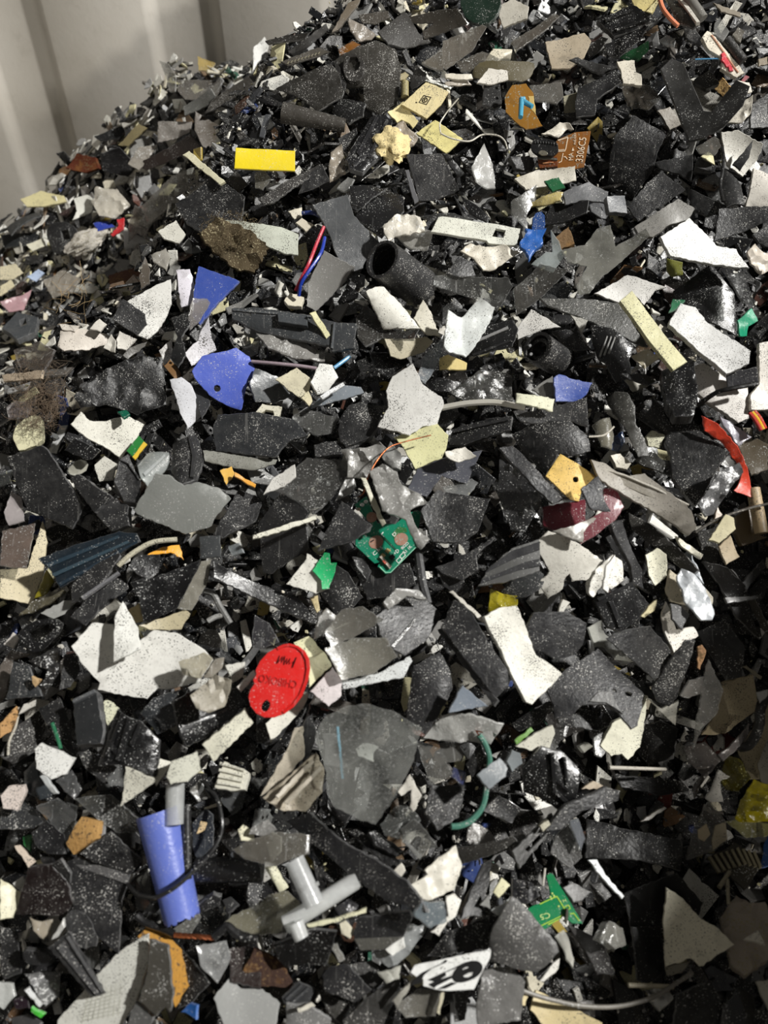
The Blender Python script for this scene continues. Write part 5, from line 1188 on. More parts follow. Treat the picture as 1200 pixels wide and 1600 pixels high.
for x, y in ((630, 460), (655, 495), (600, 515), (615, 548), (730, 662)):
    part(gs, 'solder_dot', disc(x, y, 17, 16, 0, 8), 'd4e88a', 'b', z=.0007, th=.0006, jag=0)
part(gs, 'component', '850,690 880,690 885,820 850,940 820,900', '3f3a30', 'D', z=.004, th=.0035, jag=.0003)
lettering(gs, 'C5', '580,755', '430,795', 75, 'd2ea9a', flip=False)
lettering(gs, 'H', '805,600', '850,585', 40, 'd2ea9a')
T(800, 1200)
wire('155,470 150,510 145,552', .0009, 'c5c2b8', 'short pale thread above the green board scrap', mat='P', lift=.055, name='thin_strand', cat='strand')
S('0,520 90,540 130,600 60,640 0,620', '1d1d22', 'd', 'black sparkly crust left of the green board scrap', 'fibre_chunk', L=6, crumple=.004, th=.006)
S('0,610 40,640 130,740 212,830 222,870 120,962 0,942 -100,912 -102,780 -60,700', '696866', 'd', 'large grey rounded plate covering the corner of the green board scrap', L=11, th=.003, bend=(45, -.004))
S('200,792 240,758 262,800 290,900 282,942 250,900 240,850', 'd6d4ca', 'C', 'white curled strip beside the large grey rounded plate', L=8, crumple=.002, group=WG)
S('130,1000 180,930 225,890 220,940 150,1005', 'd0cec6', 'P', 'white edge under the large grey rounded plate', L=7, group=WG)
S('408,802 450,718 520,750 532,830 480,850', '8e8d86', 'C', 'cloudy clear nugget in the shade', 'plastic_chip', L=7, th=.010, crumple=.002)
S('770,1062 940,1000 1000,1150 982,1212 760,1212', '232323', 'd', 'black flat sheet at the shaded bottom edge', L=5)
S('1000,1112 1060,1030 1150,1060 1152,1212 990,1212', '171717', 'g', 'glossy black roll at the shaded bottom edge', L=6, bend=(0, -.008))
S('1140,1002 1212,985 1212,1150', 'bab6a9', 'P', 'pale corner at the shaded bottom edge', L=5, group=WG)
S('560,742 700,742 712,960 640,1012 590,992', '181818', 'D', 'black hanging flap below the folded black sheet', L=4)
S('260,740 330,760 430,820 482,960 400,962 330,842', '34312f', 'D', 'brownish black blade right of the large grey rounded plate', L=5)
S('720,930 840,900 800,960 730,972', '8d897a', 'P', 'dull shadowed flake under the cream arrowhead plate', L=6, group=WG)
tube('545,1018', '755,1026', 11, 10, 'a59d88', 'P', 'short beige stick above the steel wire', 'plastic_stick', 'stick', L=6, closed=True, group=SG)
S('620,1042 720,1030 752,1090 690,1142 640,1100', 'aaa9a4', 'M', 'crumpled silver foil below the steel wire', 'film_scrap', L=5, group=FG, crumple=.005)
tube('970,560', '1020,485', 10, 9, '86806c', 'P', 'short dull twig below the ribbed tan grille', 'plastic_stick', 'stick', L=7, closed=True, group=SG)
tube('1008,520', '1015,640', 9, 8, '8f8975', 'P', 'upright dull twig below the ribbed tan grille', 'plastic_stick', 'stick', L=7, closed=True, group=SG)
# ---- centre, lower: red tag, clear plate
T(380, 1000, 10)
rt = thing('name_tag', 'red oval tag with a hole and handwritten black scrawl', 'tag', 560, 650, L=12, tilt=(3, -4), spread=0)
part(rt, 'disc', '520,120 620,70 720,55 850,90 960,170 1030,300 1045,450 1010,640 920,880 800,1040 640,1160 480,1215 330,1215 200,1150 110,1040 75,900 100,790 170,690 150,620 200,540 190,470 260,330 380,200', 'd92320', 'm', th=.0035, jag=0, step=.003, bend=((0, -.001),), holes=[disc(348, 1035, 62, 100, .42, 14)])
rim_o = [(520, 120), (620, 70), (720, 55), (850, 90), (960, 170), (1030, 300), (1045, 450), (1010, 640), (920, 880), (800, 1040), (640, 1160)]
rim_i = [(600, 1120), (760, 1000), (870, 850), (955, 630), (985, 450), (970, 310), (910, 200), (830, 130), (720, 100), (630, 115), (540, 160)]
part(rt, 'raised_rim', ' '.join(f'{x},{y}' for x, y in rim_o+rim_i), 'cf211e', 'm', z=.0010, th=.002, jag=0)
lettering(rt, 'CHIBOKO', '850,640', '260,530', 120, 'b81a18', name='embossed_lettering', z=.0006, mat='m', depth=.0008)
scr = [(525, 365), (570, 245), (545, 355), (620, 255), (600, 350), (652, 250), (640, 385), (690, 290), (680, 375), (735, 290), (725, 375), (790, 330), (770, 430), (832, 270)]
M_ = FR[rt.name]
sv, sf = sweep([Vector((*to_plane(M_, (380+x/10, 1000+y/10), .0006), .0006)) for x, y in scr], .00035, 5)
link_mesh('handwriting', sv, sf, '16100f', 'i', None, rt)
T(400, 900)
S('178,310 250,278 330,370 357,420 250,522 240,430', 'dedcb4', 'P', 'cream plate behind the red oval tag', L=8, th=.003, group=WG)
S('45,692 150,600 245,545 246,562 220,622 70,782', 'e1dfd3', 'P', 'white pointed sheet under the red oval tag', L=6, group=WG)
S('-92,520 -12,440 0,468 -72,542', 'ded9d2', 'P', 'small white finger touching the red oval tag', 'plastic_chip', L=10, group=WG)
S('320,262 400,158 500,143 597,205 470,282 350,332', '77746c', 'C', 'smoky curved upper half of a broken cup beside the red oval tag', L=11, bend=(30, .005), group=FG)
S('320,342 460,290 607,293 657,385 560,452 400,492 360,412', '949186', 'C', 'smoky clear lower half of a broken cup beside the red oval tag', L=10, bend=(30, .005), group=FG)
S('265,300 290,190 330,150 375,185 330,260', '9c9b97', 'f', 'crinkled clear tab left of the smoky curved upper half', 'film_scrap', L=8, group=FG, crumple=.003)
S('400,497 560,460 720,378 732,400 690,477 410,532', 'd1d4d3', 'p', 'white speckled strip under the smoky broken cup', 'plastic_strip', L=8, th=.003, group=WG)
S('253,542 360,428 400,480 402,560 340,612', 'd6cece', 'P', 'pinkish white angular chip between red tag and clear plate', L=9, th=.004, group=WG)
S('560,182 680,70 790,90 872,180 800,302 700,372 640,342 580,272', '1f1f21', 'd', 'round black plate with a clear ragged rim', L=8, ribs=[('630,330 740,200 748,210 645,340', .0015, '5a5a58', 'C', 'clear_edge')])
S('590,130 650,65 760,70 800,110 700,100 620,160', '8a8985', 'f', 'ragged clear rim film above the round black plate', 'film_scrap', L=10, group=FG, crumple=.003)
S('865,237 930,108 1010,170 1090,310 1182,440 1182,522 1120,572', '353537', 'd', 'long dark beam with a slanted side left of the bone-shaped shard', 'plastic_bar', 'plastic bar', L=10, th=.008)
S('843,247 868,236 1132,580 1110,607', '4c4c4d', 'd', 'ridged rail along the long dark beam', 'plastic_strip', L=9, th=.006, group=SG)
S('708,642 740,420 860,358 915,420 922,530 860,652 790,742 710,682', '2b2b2d', 'd', 'black domed slab below the round black plate', L=8, th=.005, bend=(0, -.003))
S('903,640 970,513 1087,610', '77808b', 'm', 'slate blue triangle below the long dark beam', L=10)
S('783,757 830,700 880,650 1000,640 1162,690 1100,782 900,772', 'b6b6b2', 'f', 'white crinkled clear scrap below the slate blue triangle', 'film_scrap', L=8, group=FG, crumple=.003)
S('750,780 1000,780 1002,862 890,872 922,930 820,982 780,872', '686763', 'C', 'grey translucent cut plate right of the clear plate', L=6)
cl = thing('clear_plate', 'large clear rounded plate with a scrap of white paper under it', 'clear plate', 520, 880, L=13, tilt=(0, 0), spread=0)
part(cl, 'plate', '273,752 300,690 330,650 440,605 530,598 640,630 777,710 740,862 650,1042 562,1167 480,1142 360,1082 328,1010 330,920 290,802', '8d8e8a', 'c', th=.003, bend=((0, -.002), (90, -.002)))
part(cl, 'white_patch', '465,812 500,785 540,787 577,800 550,830 552,872 520,862 480,845', 'e6e7e3', 'P', z=-.0036, th=.0006)
part(cl, 'blue_streak', '375,705 388,705 412,950 400,952', '7fb4cc', 'P', z=-.0036, th=.0006, jag=.0002)
S('20,1032 60,960 150,800 180,710 220,703 227,840 200,870 100,1000', 'b3ab9b', 'P', 'tall beige folded flap left of the clear plate', L=9, crumple=.0015, group=WG, bend=(-30, .004))
S('30,1040 240,860 280,828 317,900 310,1012 230,1102 130,1102 60,1062', 'a89f8e', 'P', 'beige layered torn lining left of the clear plate', L=9, crumple=.004, group=WG)
for i, q in enumerate(('130,1060 300,890 312,905 150,1075', '90,1030 260,860 272,872 105,1045')):
    S(q, 'b9b1a2', 'P', ('lower', 'upper')[i]+' folded ridge on the beige layered lining', 'plastic_strip', L=11, group=WG)
S('665,1012 720,930 740,962 777,1030 740,1107 720,1082 730,1002 680,1032', 'd6d2c8', 'P', 'white hooked scrap right of the clear plate', L=9, crumple=.001, group=WG)
S('820,982 980,980 950,1132 850,1192 790,1112', '222223', 'd', 'black wrinkled patch left of the green wire', L=7, crumple=.001)
gw = thing('insulated_wire', 'green bent wire with a frayed copper end', 'wire', 1080, 900, L=9)
wire('1045,745 1075,790 1095,855 1088,920 1082,985 1062,1080 1010,1145 960,1170 915,1175', .0023, '447565', None, name='insulation', lift=.060, parent=gw)
for k in range(5):
    wire(f'1050,755 {1040-k*2},{738-k*3} {1028+k*9},{722+k*3}', .0004, 'b0613c', None, mat='u', name='copper_strand', lift=[.060, .062, .06+k*.001], parent=gw, n=4, sides=5)
S('1035,932 1140,850 1182,900 1172,940 1090,1002', '777d81', 'm', 'slate grey square chip hooked on the green wire', 'plastic_tile', L=13, th=.003)
S('1175,870 1200,815 1240,830 1250,880 1200,920', '7b8184', 'm', 'smaller slate grey chip right of the square chip on the green wire', 'plastic_tile', L=10, th=.003)
S('985,882 1050,780 1082,860 1012,942', '1b1b1c', 'd', 'black small shard left of the green wire', L=8)
S('918,942 930,898 985,920 972,982', '464c78', 'C', 'dark violet-blue chip left of the green wire', 'plastic_chip', L=6)
S('1060,1100 1140,1030 1240,1090 1200,1160', '222223', 'd', 'black plate right of the green wire', L=6)
S('220,870 228,700 262,600 285,760 250,850', '1a1a1b', 'D', 'black tall flap between beige lining and clear plate', L=7)
S('0,650 110,640 240,600 200,700 60,790 0,780', '2c2c2d', 'd', 'dark coarse chunk below the red oval tag', L=4, th=.006)
S('-10,180 60,220 105,310 30,340 -20,330', '47464a', 'C', 'smoky sheet above the red oval tag', L=5)
# ---- centre, bottom
T(400, 1200)
S('130,250 240,208 300,260 400,340 560,430 700,530 770,620 792,682 690,642 600,622 480,532 350,422 250,352', '303032', 'd', 'long black torn blade below the clear plate', L=9, th=.004, bend=(-40, -.003))
tc_ = thing('clear_tee', 'clear T-shaped tube connector', 'connector', 240, 620, L=9)
tube('140,735', '480,520', 42, 40, 'e2e4e3', 'G', None, 'main_tube', None, L=8, closed=True, parent=tc_, z=(0, .004))
tube('180,430', '275,640', 46, 46, 'd2d4d5', 'G', None, 'branch_tube', None, L=10, closed=True, parent=tc_, z=(.006, .004))
tube('185,725', '215,800', 38, 34, 'dcdedd', 'G', None, 'nozzle', None, L=10, closed=True, parent=tc_, z=(.002, .002))
part(tc_, 'moulded_band', '230,560 290,530 298,545 240,578', 'd2d4d3', 'C', z=.016, th=.002)
S('-150,725 -110,690 0,640 60,590 150,575 212,640 130,702 120,772 0,782 -20,780', '8b8774', 'C', 'tan translucent shard beside the clear T-shaped connector', L=6)
S('-115,382 -60,345 100,298 252,310 247,400 90,462 -60,422', '68645c', 'C', 'grey-brown leaf-shaped shard above the clear T-shaped connector', L=10, bend=(20, -.003))
S('85,822 250,760 377,770 345,880 330,932 200,920 140,932 100,882', '1d1d1e', 'g', 'black glossy fan-shaped fragment below the clear T-shaped connector', L=7)
S('238,737 390,700 520,657 517,680 400,717 245,752', 'd6d4b5', 'P', 'cream stick sticking out of the clear T-shaped connector', 'plastic_stick', 'stick', L=9, th=.003, group=SG)
S('40,467 95,458 152,560 110,582', 'd5d3b8', 'P', 'pale chip under the grey-brown leaf-shaped shard', L=6, group=WG)
S('390,730 420,715 462,760 440,800 400,780', 'd8d2bc', 'P', 'small cream curl below the cream stick', 'plastic_chip', L=7, group=WG)
S('360,660 430,610 480,640 470,700 400,705', '222226', 'f', 'black crinkled nub on the cream stick', 'film_scrap', L=8, group=FG, crumple=.004)
S('453,772 480,700 720,673 732,700 690,792 600,852 490,857', '353537', 'd', 'dark plate with a folded lower edge below the long black blade', L=8, th=.005, ribs=[('460,800 690,790 600,850 490,855', .0006, '55544f')])
S('723,547 800,500 785,480 850,420 930,363 962,460 930,570 800,622 760,602', 'd6d2c5', 'P', 'crumpled cream shell right of the long black blade', L=8, crumple=.003, group=WG)
S('890,602 930,588 964,620 940,692 900,722 860,792 820,772 900,692', 'e5e3da', 'P', 'white angular hook below the crumpled cream shell', L=8, group=WG)
S('645,482 680,443 702,480 680,512', 'ddd9cd', 'P', 'little white scrap beside the long black blade', 'plastic_chip', L=7, group=WG)
S('748,692 780,630 890,628 902,722 820,752', '7a848a', 'C', 'blue-grey clear square below the crumpled cream shell', L=10, th=.003)
S('545,882 620,830 700,730 802,742 700,882 620,932', '8f9292', 'f', 'crinkled clear and white wrapper below the blue-grey square', 'film_scrap', L=6, group=FG, crumple=.004)
S('605,850 690,780 700,840 640,880', 'e2e2dd', 'P', 'white flaked patch on the crinkled wrapper', L=8, crumple=.002, group=WG)
lb = thing('printed_label', 'white label strip printed with a bold black emblem', 'label', 910, 950, L=10, tilt=(2, 0), spread=0)
T(640, 1480, 1200/140)
part(lb, 'label', '10,340 70,240 500,150 760,90 1090,30 1085,130 980,320 860,570 500,590 350,570 180,520 175,430 90,400', 'e4e5e2', 'P', th=.0012, jag=.0002)
part(lb, 'black_oval', '560,400 600,310 680,230 800,185 900,178 970,220 985,290 940,370 830,440 700,480 600,470', '121212', 'i', z=.0004, th=.0004, jag=0, bev=.0001, rnd=1, holes=['700,300 740,270 790,262 785,275 730,300', '720,385 790,345 850,335 840,375 780,405 730,400'])
for q in ('240,440 430,350 620,265 700,225 690,250 480,340 490,380 410,430 600,370 600,400 360,520 330,550 250,500 330,460', '370,560 560,470 640,480 480,555', '0,520 80,410 170,340 440,210 475,172 510,178 490,205 300,285 200,370 165,430 170,480'):
    part(lb, 'black_print', q, '121212', 'i', z=.0005, th=.0004, jag=0, bev=.0001)
T(400, 1200)
S('310,972 350,930 430,920 542,1040 460,1102 320,1042', '2b2b2d', 'd', 'black squarish plate below the fan-shaped fragment', L=8)
S('410,930 540,900 610,990 560,1040 460,960', '3f3e3c', 'd', 'brownish grey flake behind the black squarish plate', L=6)
S('410,1192 520,1080 640,1000 690,970 640,1100 600,1212 410,1212', '464543', 'd', 'dark grey streaked shard at the bottom edge', L=7)
S('290,1040 320,1050 440,1110 400,1200 340,1150', '3c3a35', 'd', 'narrow dark wedge below the black squarish plate', L=6)
S('640,1090 740,980 745,1000 660,1120', '9d9b92', 'p', 'thin pale sliver beside the printed label', 'plastic_strip', L=9, group=SG)
S('650,1112 760,1040 862,1030 840,1162 700,1172', '77746c', 'C', 'smoky triangle below the printed label', L=8, bend=(0, .004))
S('845,1150 870,1045 882,1050 862,1160', 'c9c4ac', 'P', 'short cream stick below the printed label', 'plastic_stick', 'stick', L=9, th=.003, group=SG)
S('1030,1102 1060,950 1200,930 1260,1000 1240,1180 1040,1212', '6f6e6c', 'f', 'smooth clear pouch at the bottom edge', 'film_scrap', L=7, group=FG, crumple=.002)
S('920,1060 1000,1040 980,1180 930,1190', '373634', 'd', 'dark upright slab under the printed label', L=5)
S('568,962 680,930 672,990 610,1012', 'b0b0a7', 'P', 'pale ribbed flake above the thin pale sliver', L=9, group=WG, wave=(80, .004, .0006))
S('-10,850 110,900 172,1000 172,1030 -10,1022 -60,950', '43322b', 'k', 'brown fibrous plate below the clear T-shaped connector', 'fibre_chunk', L=5)
S('120,1080 200,1000 280,1040 250,1100 150,1130', '3b3c3e', 'D', 'grey ridged block at the bottom edge', 'plastic_block', L=6, ribs=[('135,1080 210,1010 220,1020 145,1092', .0015), ('160,1095 240,1025 250,1035 170,1108', .0015)])
S('140,1112 250,1105 352,1190 350,1212 140,1212', '767675', 'm', 'grey flat plate at the bottom edge', L=6)
S('190,1130 260,1098 280,1115 200,1150', 'cbc7ba', 'P', 'white torn curl on the grey flat plate', 'plastic_chip', L=8, group=WG)
S('350,830 380,825 415,900 390,915', 'a9a7a0', 'C', 'small clear spike right of the fan-shaped fragment', 'plastic_chip', L=8)
S('580,262 660,170 720,180 772,240 690,332 600,312', '575957', 'C', 'grey clear disc-like flake below the clear plate', L=7)
S('680,285 740,240 772,262 852,372 800,382 770,432 690,352', '484846', 'C', 'clear grey clasp below the clear plate', L=8, ribs=[('690,345 705,338 778,412 765,428', .002, '9a9a97', 'C', 'bright_edge')])
S('530,300 560,290 702,390 660,412 560,352', '2a2a2b', 'g', 'glossy black bar above the long black blade', 'plastic_strip', L=7, th=.006, group=SG)
S('430,290 470,280 640,400 720,500 690,510 560,410', '1f1f20', 'd', 'black edge bar behind the long black blade', 'plastic_strip', L=6, group=SG)
S('880,382 1080,350 1200,320 1230,350 1200,382 960,452', '403e3a', 'd', 'grey-brown ribbed strip right of the crumpled cream shell', 'plastic_strip', L=7, group=SG)
S('955,702 1060,450 1102,430 1092,692 1000,695', '272727', 'd', 'black rough panel right of the crumpled cream shell', L=6)
S('800,882 900,770 1092,692 1092,842 850,885', '242424', 'd', 'black rough sheet above the printed label', L=5, crumple=.002)
S('1113,582 1150,513 1192,550 1140,612', 'ddd9b4', 'P', 'cream four-sided chip above the large grey rounded plate', 'plastic_chip', L=8, group=WG)
S('1048,642 1090,593 1102,662', '8a8a87', 'm', 'small grey triangle above the large grey rounded plate', 'plastic_chip', L=8)
S('1098,667 1190,612 1192,662 1130,692', 'c6caca', 'f', 'clear crinkled tip above the large grey rounded plate', 'film_scrap', L=9, group=FG, crumple=.002)
S('-10,270 60,240 100,290 40,320 -30,310', '8c8b88', 'f', 'bubbly clear film left of the long black blade', 'film_scrap', L=7, group=FG, crumple=.003)
# ---- left, lower
T(0, 900)
S('340,327 435,220 530,225 560,330 650,310 720,253 830,270 960,345 1002,390 940,492 790,532 740,528 690,577 560,555 460,532 470,500 390,412', 'e3e2dc', 'P', 'large torn white sheet', L=8, th=.003, group=WG, warp=.0014)
S('530,402 532,260 540,180 575,118 645,240 657,345', 'ebebe5', 'P', 'white pointed triangle standing on the large torn white sheet', L=12, th=.003, group=WG)
S('838,402 950,358 992,390 940,482 850,462', 'b8b29f', 'f', 'fan-folded clear foil on the end of the large torn white sheet', 'film_scrap', L=11, group=FG, wave=(30, .004, .0010))
S('952,472 1010,390 1052,380 1040,432 990,482', '8e887c', 'f', 'small grey foil tip beside the fan-folded foil', 'film_scrap', L=11, group=FG, crumple=.002)
S('893,562 1010,460 1087,490 1080,542 1050,612 980,642 920,622', '9d9789', 'P', 'beige fluted fan piece right of the large torn white sheet', L=12, group=WG, wave=(10, .007, .0012), bend=(30, .004))
S('1055,420 1150,400 1140,470 1090,500', 'c9c8bf', 'P', 'white flake left of the red oval tag', L=8, group=WG)
S('803,592 900,540 1000,500 1112,530 1142,602 1060,682 960,762 870,802 840,712', '1c1c1d', 'g', 'black curved cup segment below the fluted fan', L=8, th=.005, bend=(-45, .006), ribs=[('845,700 1000,650 1130,590 1136,602 1005,664 850,714', .0015, '4a4a4a')])
S('948,792 1150,620 1187,690 1000,872', 'd6d4c2', 'p', 'thick cream bar left of the red oval tag', 'plastic_bar', 'plastic bar', L=11, th=.006, group=WG)
S('453,892 550,620 600,660 660,680 747,770 730,942 660,922 590,882', '151516', 'g', 'glossy black claw-like part with ridged fingers', L=10, th=.005, bend=(0, -.004), ribs=[('495,840 570,640 582,645 510,850', .003), ('545,860 600,665 615,672 575,872', .003), ('610,790 650,690 662,695 625,800', .003), ('500,790 520,770 600,880 585,885', .002)])
S('655,642 720,570 852,528 800,592 852,690 740,742 700,690', '45484b', 'g', 'slate folded film above the glossy black claw', 'film_scrap', L=7, group=FG, crumple=.002)
S('340,582 450,530 482,720 470,782 360,792 350,722', '383a3c', 'D', 'dark grey box shell left of the glossy black claw', 'plastic_block', L=8, th=.010, ribs=[('345,585 448,535 455,550 350,600', .003, '5a5c5e')])
S('468,622 500,573 562,620 490,722', 'c6c6ac', 'P', 'pale olive triangle behind the glossy black claw', L=6, group=WG)
S('178,622 280,570 332,700 342,832 250,762', '1d1d1e', 'd', 'black bent panel left of the dark grey box shell', L=7)
lp = thing('loop', 'black glossy loop near the left edge', 'loop', 190, 275, L=8)
part(lp, 'ring', '75,272 140,213 250,193 302,230 200,352 150,362 100,312', '131314', 'g', th=.005, rnd=1, holes=['130,265 170,235 240,222 262,240 190,300 150,310'])
S('135,400 230,350 290,330 280,450 200,580 180,540 230,440', '19191a', 'f', 'black crinkled ribbon below the glossy loop', 'film_scrap', L=7, group=FG, crumple=.004)
S('25,577 60,400 130,420 192,562', '414447', 'd', 'slate plate below the black glossy loop', L=7, th=.003)
S('278,532 300,370 350,358 377,440 330,522', '2a2a2b', 'd', 'black flake touching the large torn white sheet', L=8)
S('15,320 60,265 92,290 60,340', 'd4cfc9', 'P', 'white small flap left of the black glossy loop', 'plastic_chip', L=6, group=WG)
S('0,420 60,350 150,370 70,400 30,560 0,600', '6a625b', 'f', 'brown-grey crinkled sheet at the left edge', 'film_scrap', L=4, group=FG, crumple=.003)
S('150,470 190,490 165,522 150,505', 'bfa27a', 'k', 'tiny tan crumb on the slate plate', 'fibre_chunk', L=9, th=.004)
S('0,842 80,700 200,620 212,720 170,822 60,882', '272421', 'd', 'brown-black speckled shard at the left edge', L=6)
S('0,690 70,618 87,650 50,730 0,762', 'c79d6c', 'k', 'tan cork lump at the left edge', 'fibre_chunk', L=8, th=.008)
S('85,650 110,600 165,580 160,610 110,640', 'c4c1b9', 'P', 'white curled slip above the brown-black shard', L=8, group=WG)
wire('90,615 75,700 45,770 38,840', .0010, 'bdb8aa', 'thin pale thread along the brown-black shard', mat='P', lift=.048, name='thin_strand', cat='strand')
wire('245,690 270,760 285,810', .0014, '1f6a48', 'thin green wire by the dark grey box shell', lift=.05)
S('163,812 195,783 270,815 352,855 310,930 240,952 170,902', 'e4e4e0', 'p', 'white cupped chip left of the glossy black claw', L=9, th=.004, group=WG)
S('185,940 210,925 272,1020 250,1025', 'c5c8c8', 'f', 'clear sliver below the white cupped chip', 'film_scrap', L=8, group=FG)
S('0,1032 40,985 110,978 117,1010 80,1102 10,1092', 'd6cac2', 'p', 'pinkish white pebble-shaped chip at the left edge', 'plastic_chip', L=8, th=.006, group=WG)
S('103,922 170,850 182,930 262,1030 180,1052 120,1012', '454b50', 'g', 'slate glossy curved flake below the white cupped chip', L=6, bend=(-45, -.005))
S('0,1102 100,1020 202,1150 160,1182 0,1187', '36383a', 'd', 'grey plate under the pinkish white pebble', L=5)
S('260,960 340,910 385,1000 350,1045 300,1010', '4b4c4d', 'f', 'smoky crinkled flake right of the white cupped chip', 'film_scrap', L=7, group=FG, crumple=.003)
S('360,820 430,830 540,900 480,970 400,900', '343435', 'd', 'dark wavy strip below the dark grey box shell', L=7)
S('563,1082 590,893 740,962 640,1022', 'd1cfc1', 'p', 'white kinked triangle below the glossy black claw', L=9, th=.003, group=WG)
S('722,940 748,853 802,870 775,930 735,985', 'd5d3c6', 'p', 'narrow white flake beside the white kinked triangle', L=9, group=WG)
S('780,942 800,870 920,823 937,912 880,962 800,977', 'cdcdbf', 'p', 'pale boxy chip on top of the clear cylinder', 'plastic_block', L=12, th=.006, group=WG)
tube('822,975', '818,1165', 43, 41, 'c4c6c5', 'G', 'clear plastic cylinder over the blue half pipe', 'clear_cylinder', 'tube', L=9, closed=True)
o = S('1005,992 1050,868 1167,920 1150,1002 1080,1007', 'd4d2c4', 'P', 'cream ribbed connector block', 'ribbed_block', 'connector', L=8, th=.008, group=WG, ribs=[(f'{1018+k*4},{975-k*30} {1130+k*5},{995-k*26} {1133+k*5},{985-k*26} {1022+k*4},{963-k*30}', .0022) for k in range(4)])
S('350,1042 520,1025 652,1130 640,1202 540,1202 430,1112', '41413f', 'C', 'smoky dark film above the cork slab', 'film_scrap', L=6, group=FG, bend=(40, .005))
S('170,1080 270,1040 365,1080 350,1180 280,1210 220,1140', '4e4f4f', 'C', 'grey clear torn sheet left of the cork slab', 'film_scrap', L=5, group=FG, crumple=.002)
S('1020,1000 1150,1010 1140,1090 1090,1120 1040,1060', '4d4f51', 'C', 'smoky chip below the cream ribbed block', L=5)
S('890,1010 940,960 990,1040 930,1060', '77756f', 'C', 'clear rounded flake left of the black looping cable', 'plastic_chip', L=6)
T(0, 1200)
tube('740,205', '855,705', 100, 80, '6273c2', 'm', 'blue half pipe with scuffed surface', 'half_pipe', 'pipe', L=8, arc=(-105, 105), wall=.002, jag=.0012, z=(-.006, -.006))
wire('600,545 640,588 700,607 745,602 820,560 890,500 950,440 1000,380 1035,310 1040,240 1020,150 985,95 955,60', .0015, '1a1a1b', 'black looping cable wrapped over the blue half pipe', lift=[.05, .065, .078, .082, .080, .070, .062, .058, .055, .055, .052, .05, .045], name='cable')
tube('875,170', '878,520', 20, 20, '222223', 'r', 'black straight rod beside the blue half pipe', 'plastic_rod', 'rod', L=8, closed=True, group=SG)
tube('920,480', '1230,478', 58, 52, '19191a', 'g', 'glossy black round bar right of the blue half pipe', 'plastic_rod', 'rod', L=5, closed=True, group=SG)
S('900,260 960,190 1000,220 1000,370 930,430 905,380', '3b4048', 'd', 'slate plate inside the loop of the black cable', L=5)
S('920,310 940,250 972,255 960,290', 'd3b88c', 'P', 'small tan scrap on the slate plate inside the cable loop', 'plastic_chip', L=8, group=WG)
tw = thing('stripped_cable', 'black cable with a bare twisted copper stretch', 'cable', 900, 785, L=7)
wire('640,690 680,725 760,752 815,778', .0026, '1b1b1c', None, name='insulation', lift=.05, parent=tw)
wire('1000,795 1040,760 1065,742 1100,770 1140,795 1210,802', .0030, '1b1b1c', None, name='insulation', lift=.05, parent=tw)
for k in range(4):
    pts = ' '.join(f'{815+i*21},{782+i*1.6+7*math.sin(i*1.3+k*1.57):.1f}' for i in range(10))
    wire(pts, .0009, 'b06a48', None, mat='u', name='copper_strand', lift=[.050+.0012*math.cos(i*1.3+k*1.57) for i in range(10)], parent=tw, sides=6, n=4)
S('318,442 370,413 500,460 612,500 570,622 562,872 470,802 340,642 325,542', '232325', 'd', 'large black speckled panel with a lighter top band', L=8, bend=(90, .004), ribs=[('330,440 372,418 605,502 598,545 380,470', .0006, '4c4b4b', 'd', 'top_band')])
S('370,402 520,298 667,430 612,497 440,442', '151517', 'd', 'black pointed panel above the large black speckled panel', L=7)
S('68,692 130,470 240,453 310,530 337,640 300,697', '261c1c', 'd', 'brown-black square plate near the left edge', L=7)
S('240,455 280,430 330,500 325,545', '2d2c2c', 'D', 'black edge strip of the brown-black plate', 'plastic_strip', L=7, group=SG)
S('300,702 340,653 420,700 472,830 380,852 320,792', '29292a', 'd', 'black rounded disc-like shard', L=10, rnd=1, th=.003)
S('223,842 320,763 360,830 490,1052 430,1072 300,922', '202021', 'd', 'black ridged bar crossing the white textured panel', 'plastic_bar', 'plastic bar', L=12, th=.008, ribs=[('265,845 300,815 470,1060 450,1068', .002, '3a3a3b'), ('310,795 325,785 488,1048 476,1056', .002, '4a4a4b')])
S('268,1182 380,1060 450,970 560,860 692,778 697,900 640,1090 562,1212 268,1212', 'd2d2ca', 'p', 'white panel with fine cross-hatched texture', L=8, th=.003, group=WG, bend=(0, 0),
  ribs=[(f'{385+k*24},{1190-k*4} {389+k*24},{1190-k*4} {415+k*22},{1075-k*12} {411+k*22},{1075-k*12}', .0003, 'b4b4a9', 'P', 'hatch_line') for k in range(8)] +
       [(f'{375+k*4},{1185-k*17} {376+k*4},{1189-k*17} {555+k*5},{1150-k*20} {554+k*5},{1146-k*20}', .0003, 'b4b4a9', 'P', 'hatch_line') for k in range(7)])
S('640,792 690,738 770,760 850,850 882,1022 820,1122 780,1002 790,850 700,832', 'bd8c42', 'k', 'golden brown cork strip beside the taupe plate', 'fibre_chunk', L=7, th=.006)
S('698,902 705,800 790,830 800,990 817,1060 800,1142 775,1120 730,1167 650,1092 690,962', '56534c', 'D', 'taupe tapered plate over the cork strip', L=10, th=.003)
S('0,520 112,590 60,702 0,712', 'd1cdb1', 'p', 'cream torn corner at the left edge below the brown-black shard', L=8, group=WG)
S('60,540 110,505 125,560 110,600', 'c6c6c2', 'P', 'small white bent strip above the cream torn corner', 'plastic_chip', L=6, group=WG)
S('305,352 380,228 462,250 450,332 340,407', 'b48e59', 'k', 'cork slab between smoky film and black pointed panel', 'fibre_chunk', L=6, th=.006)
S('410,370 470,240 495,250 490,320 440,365', 'b9babb', 'C', 'clear straight edge beside the cork slab', L=6)
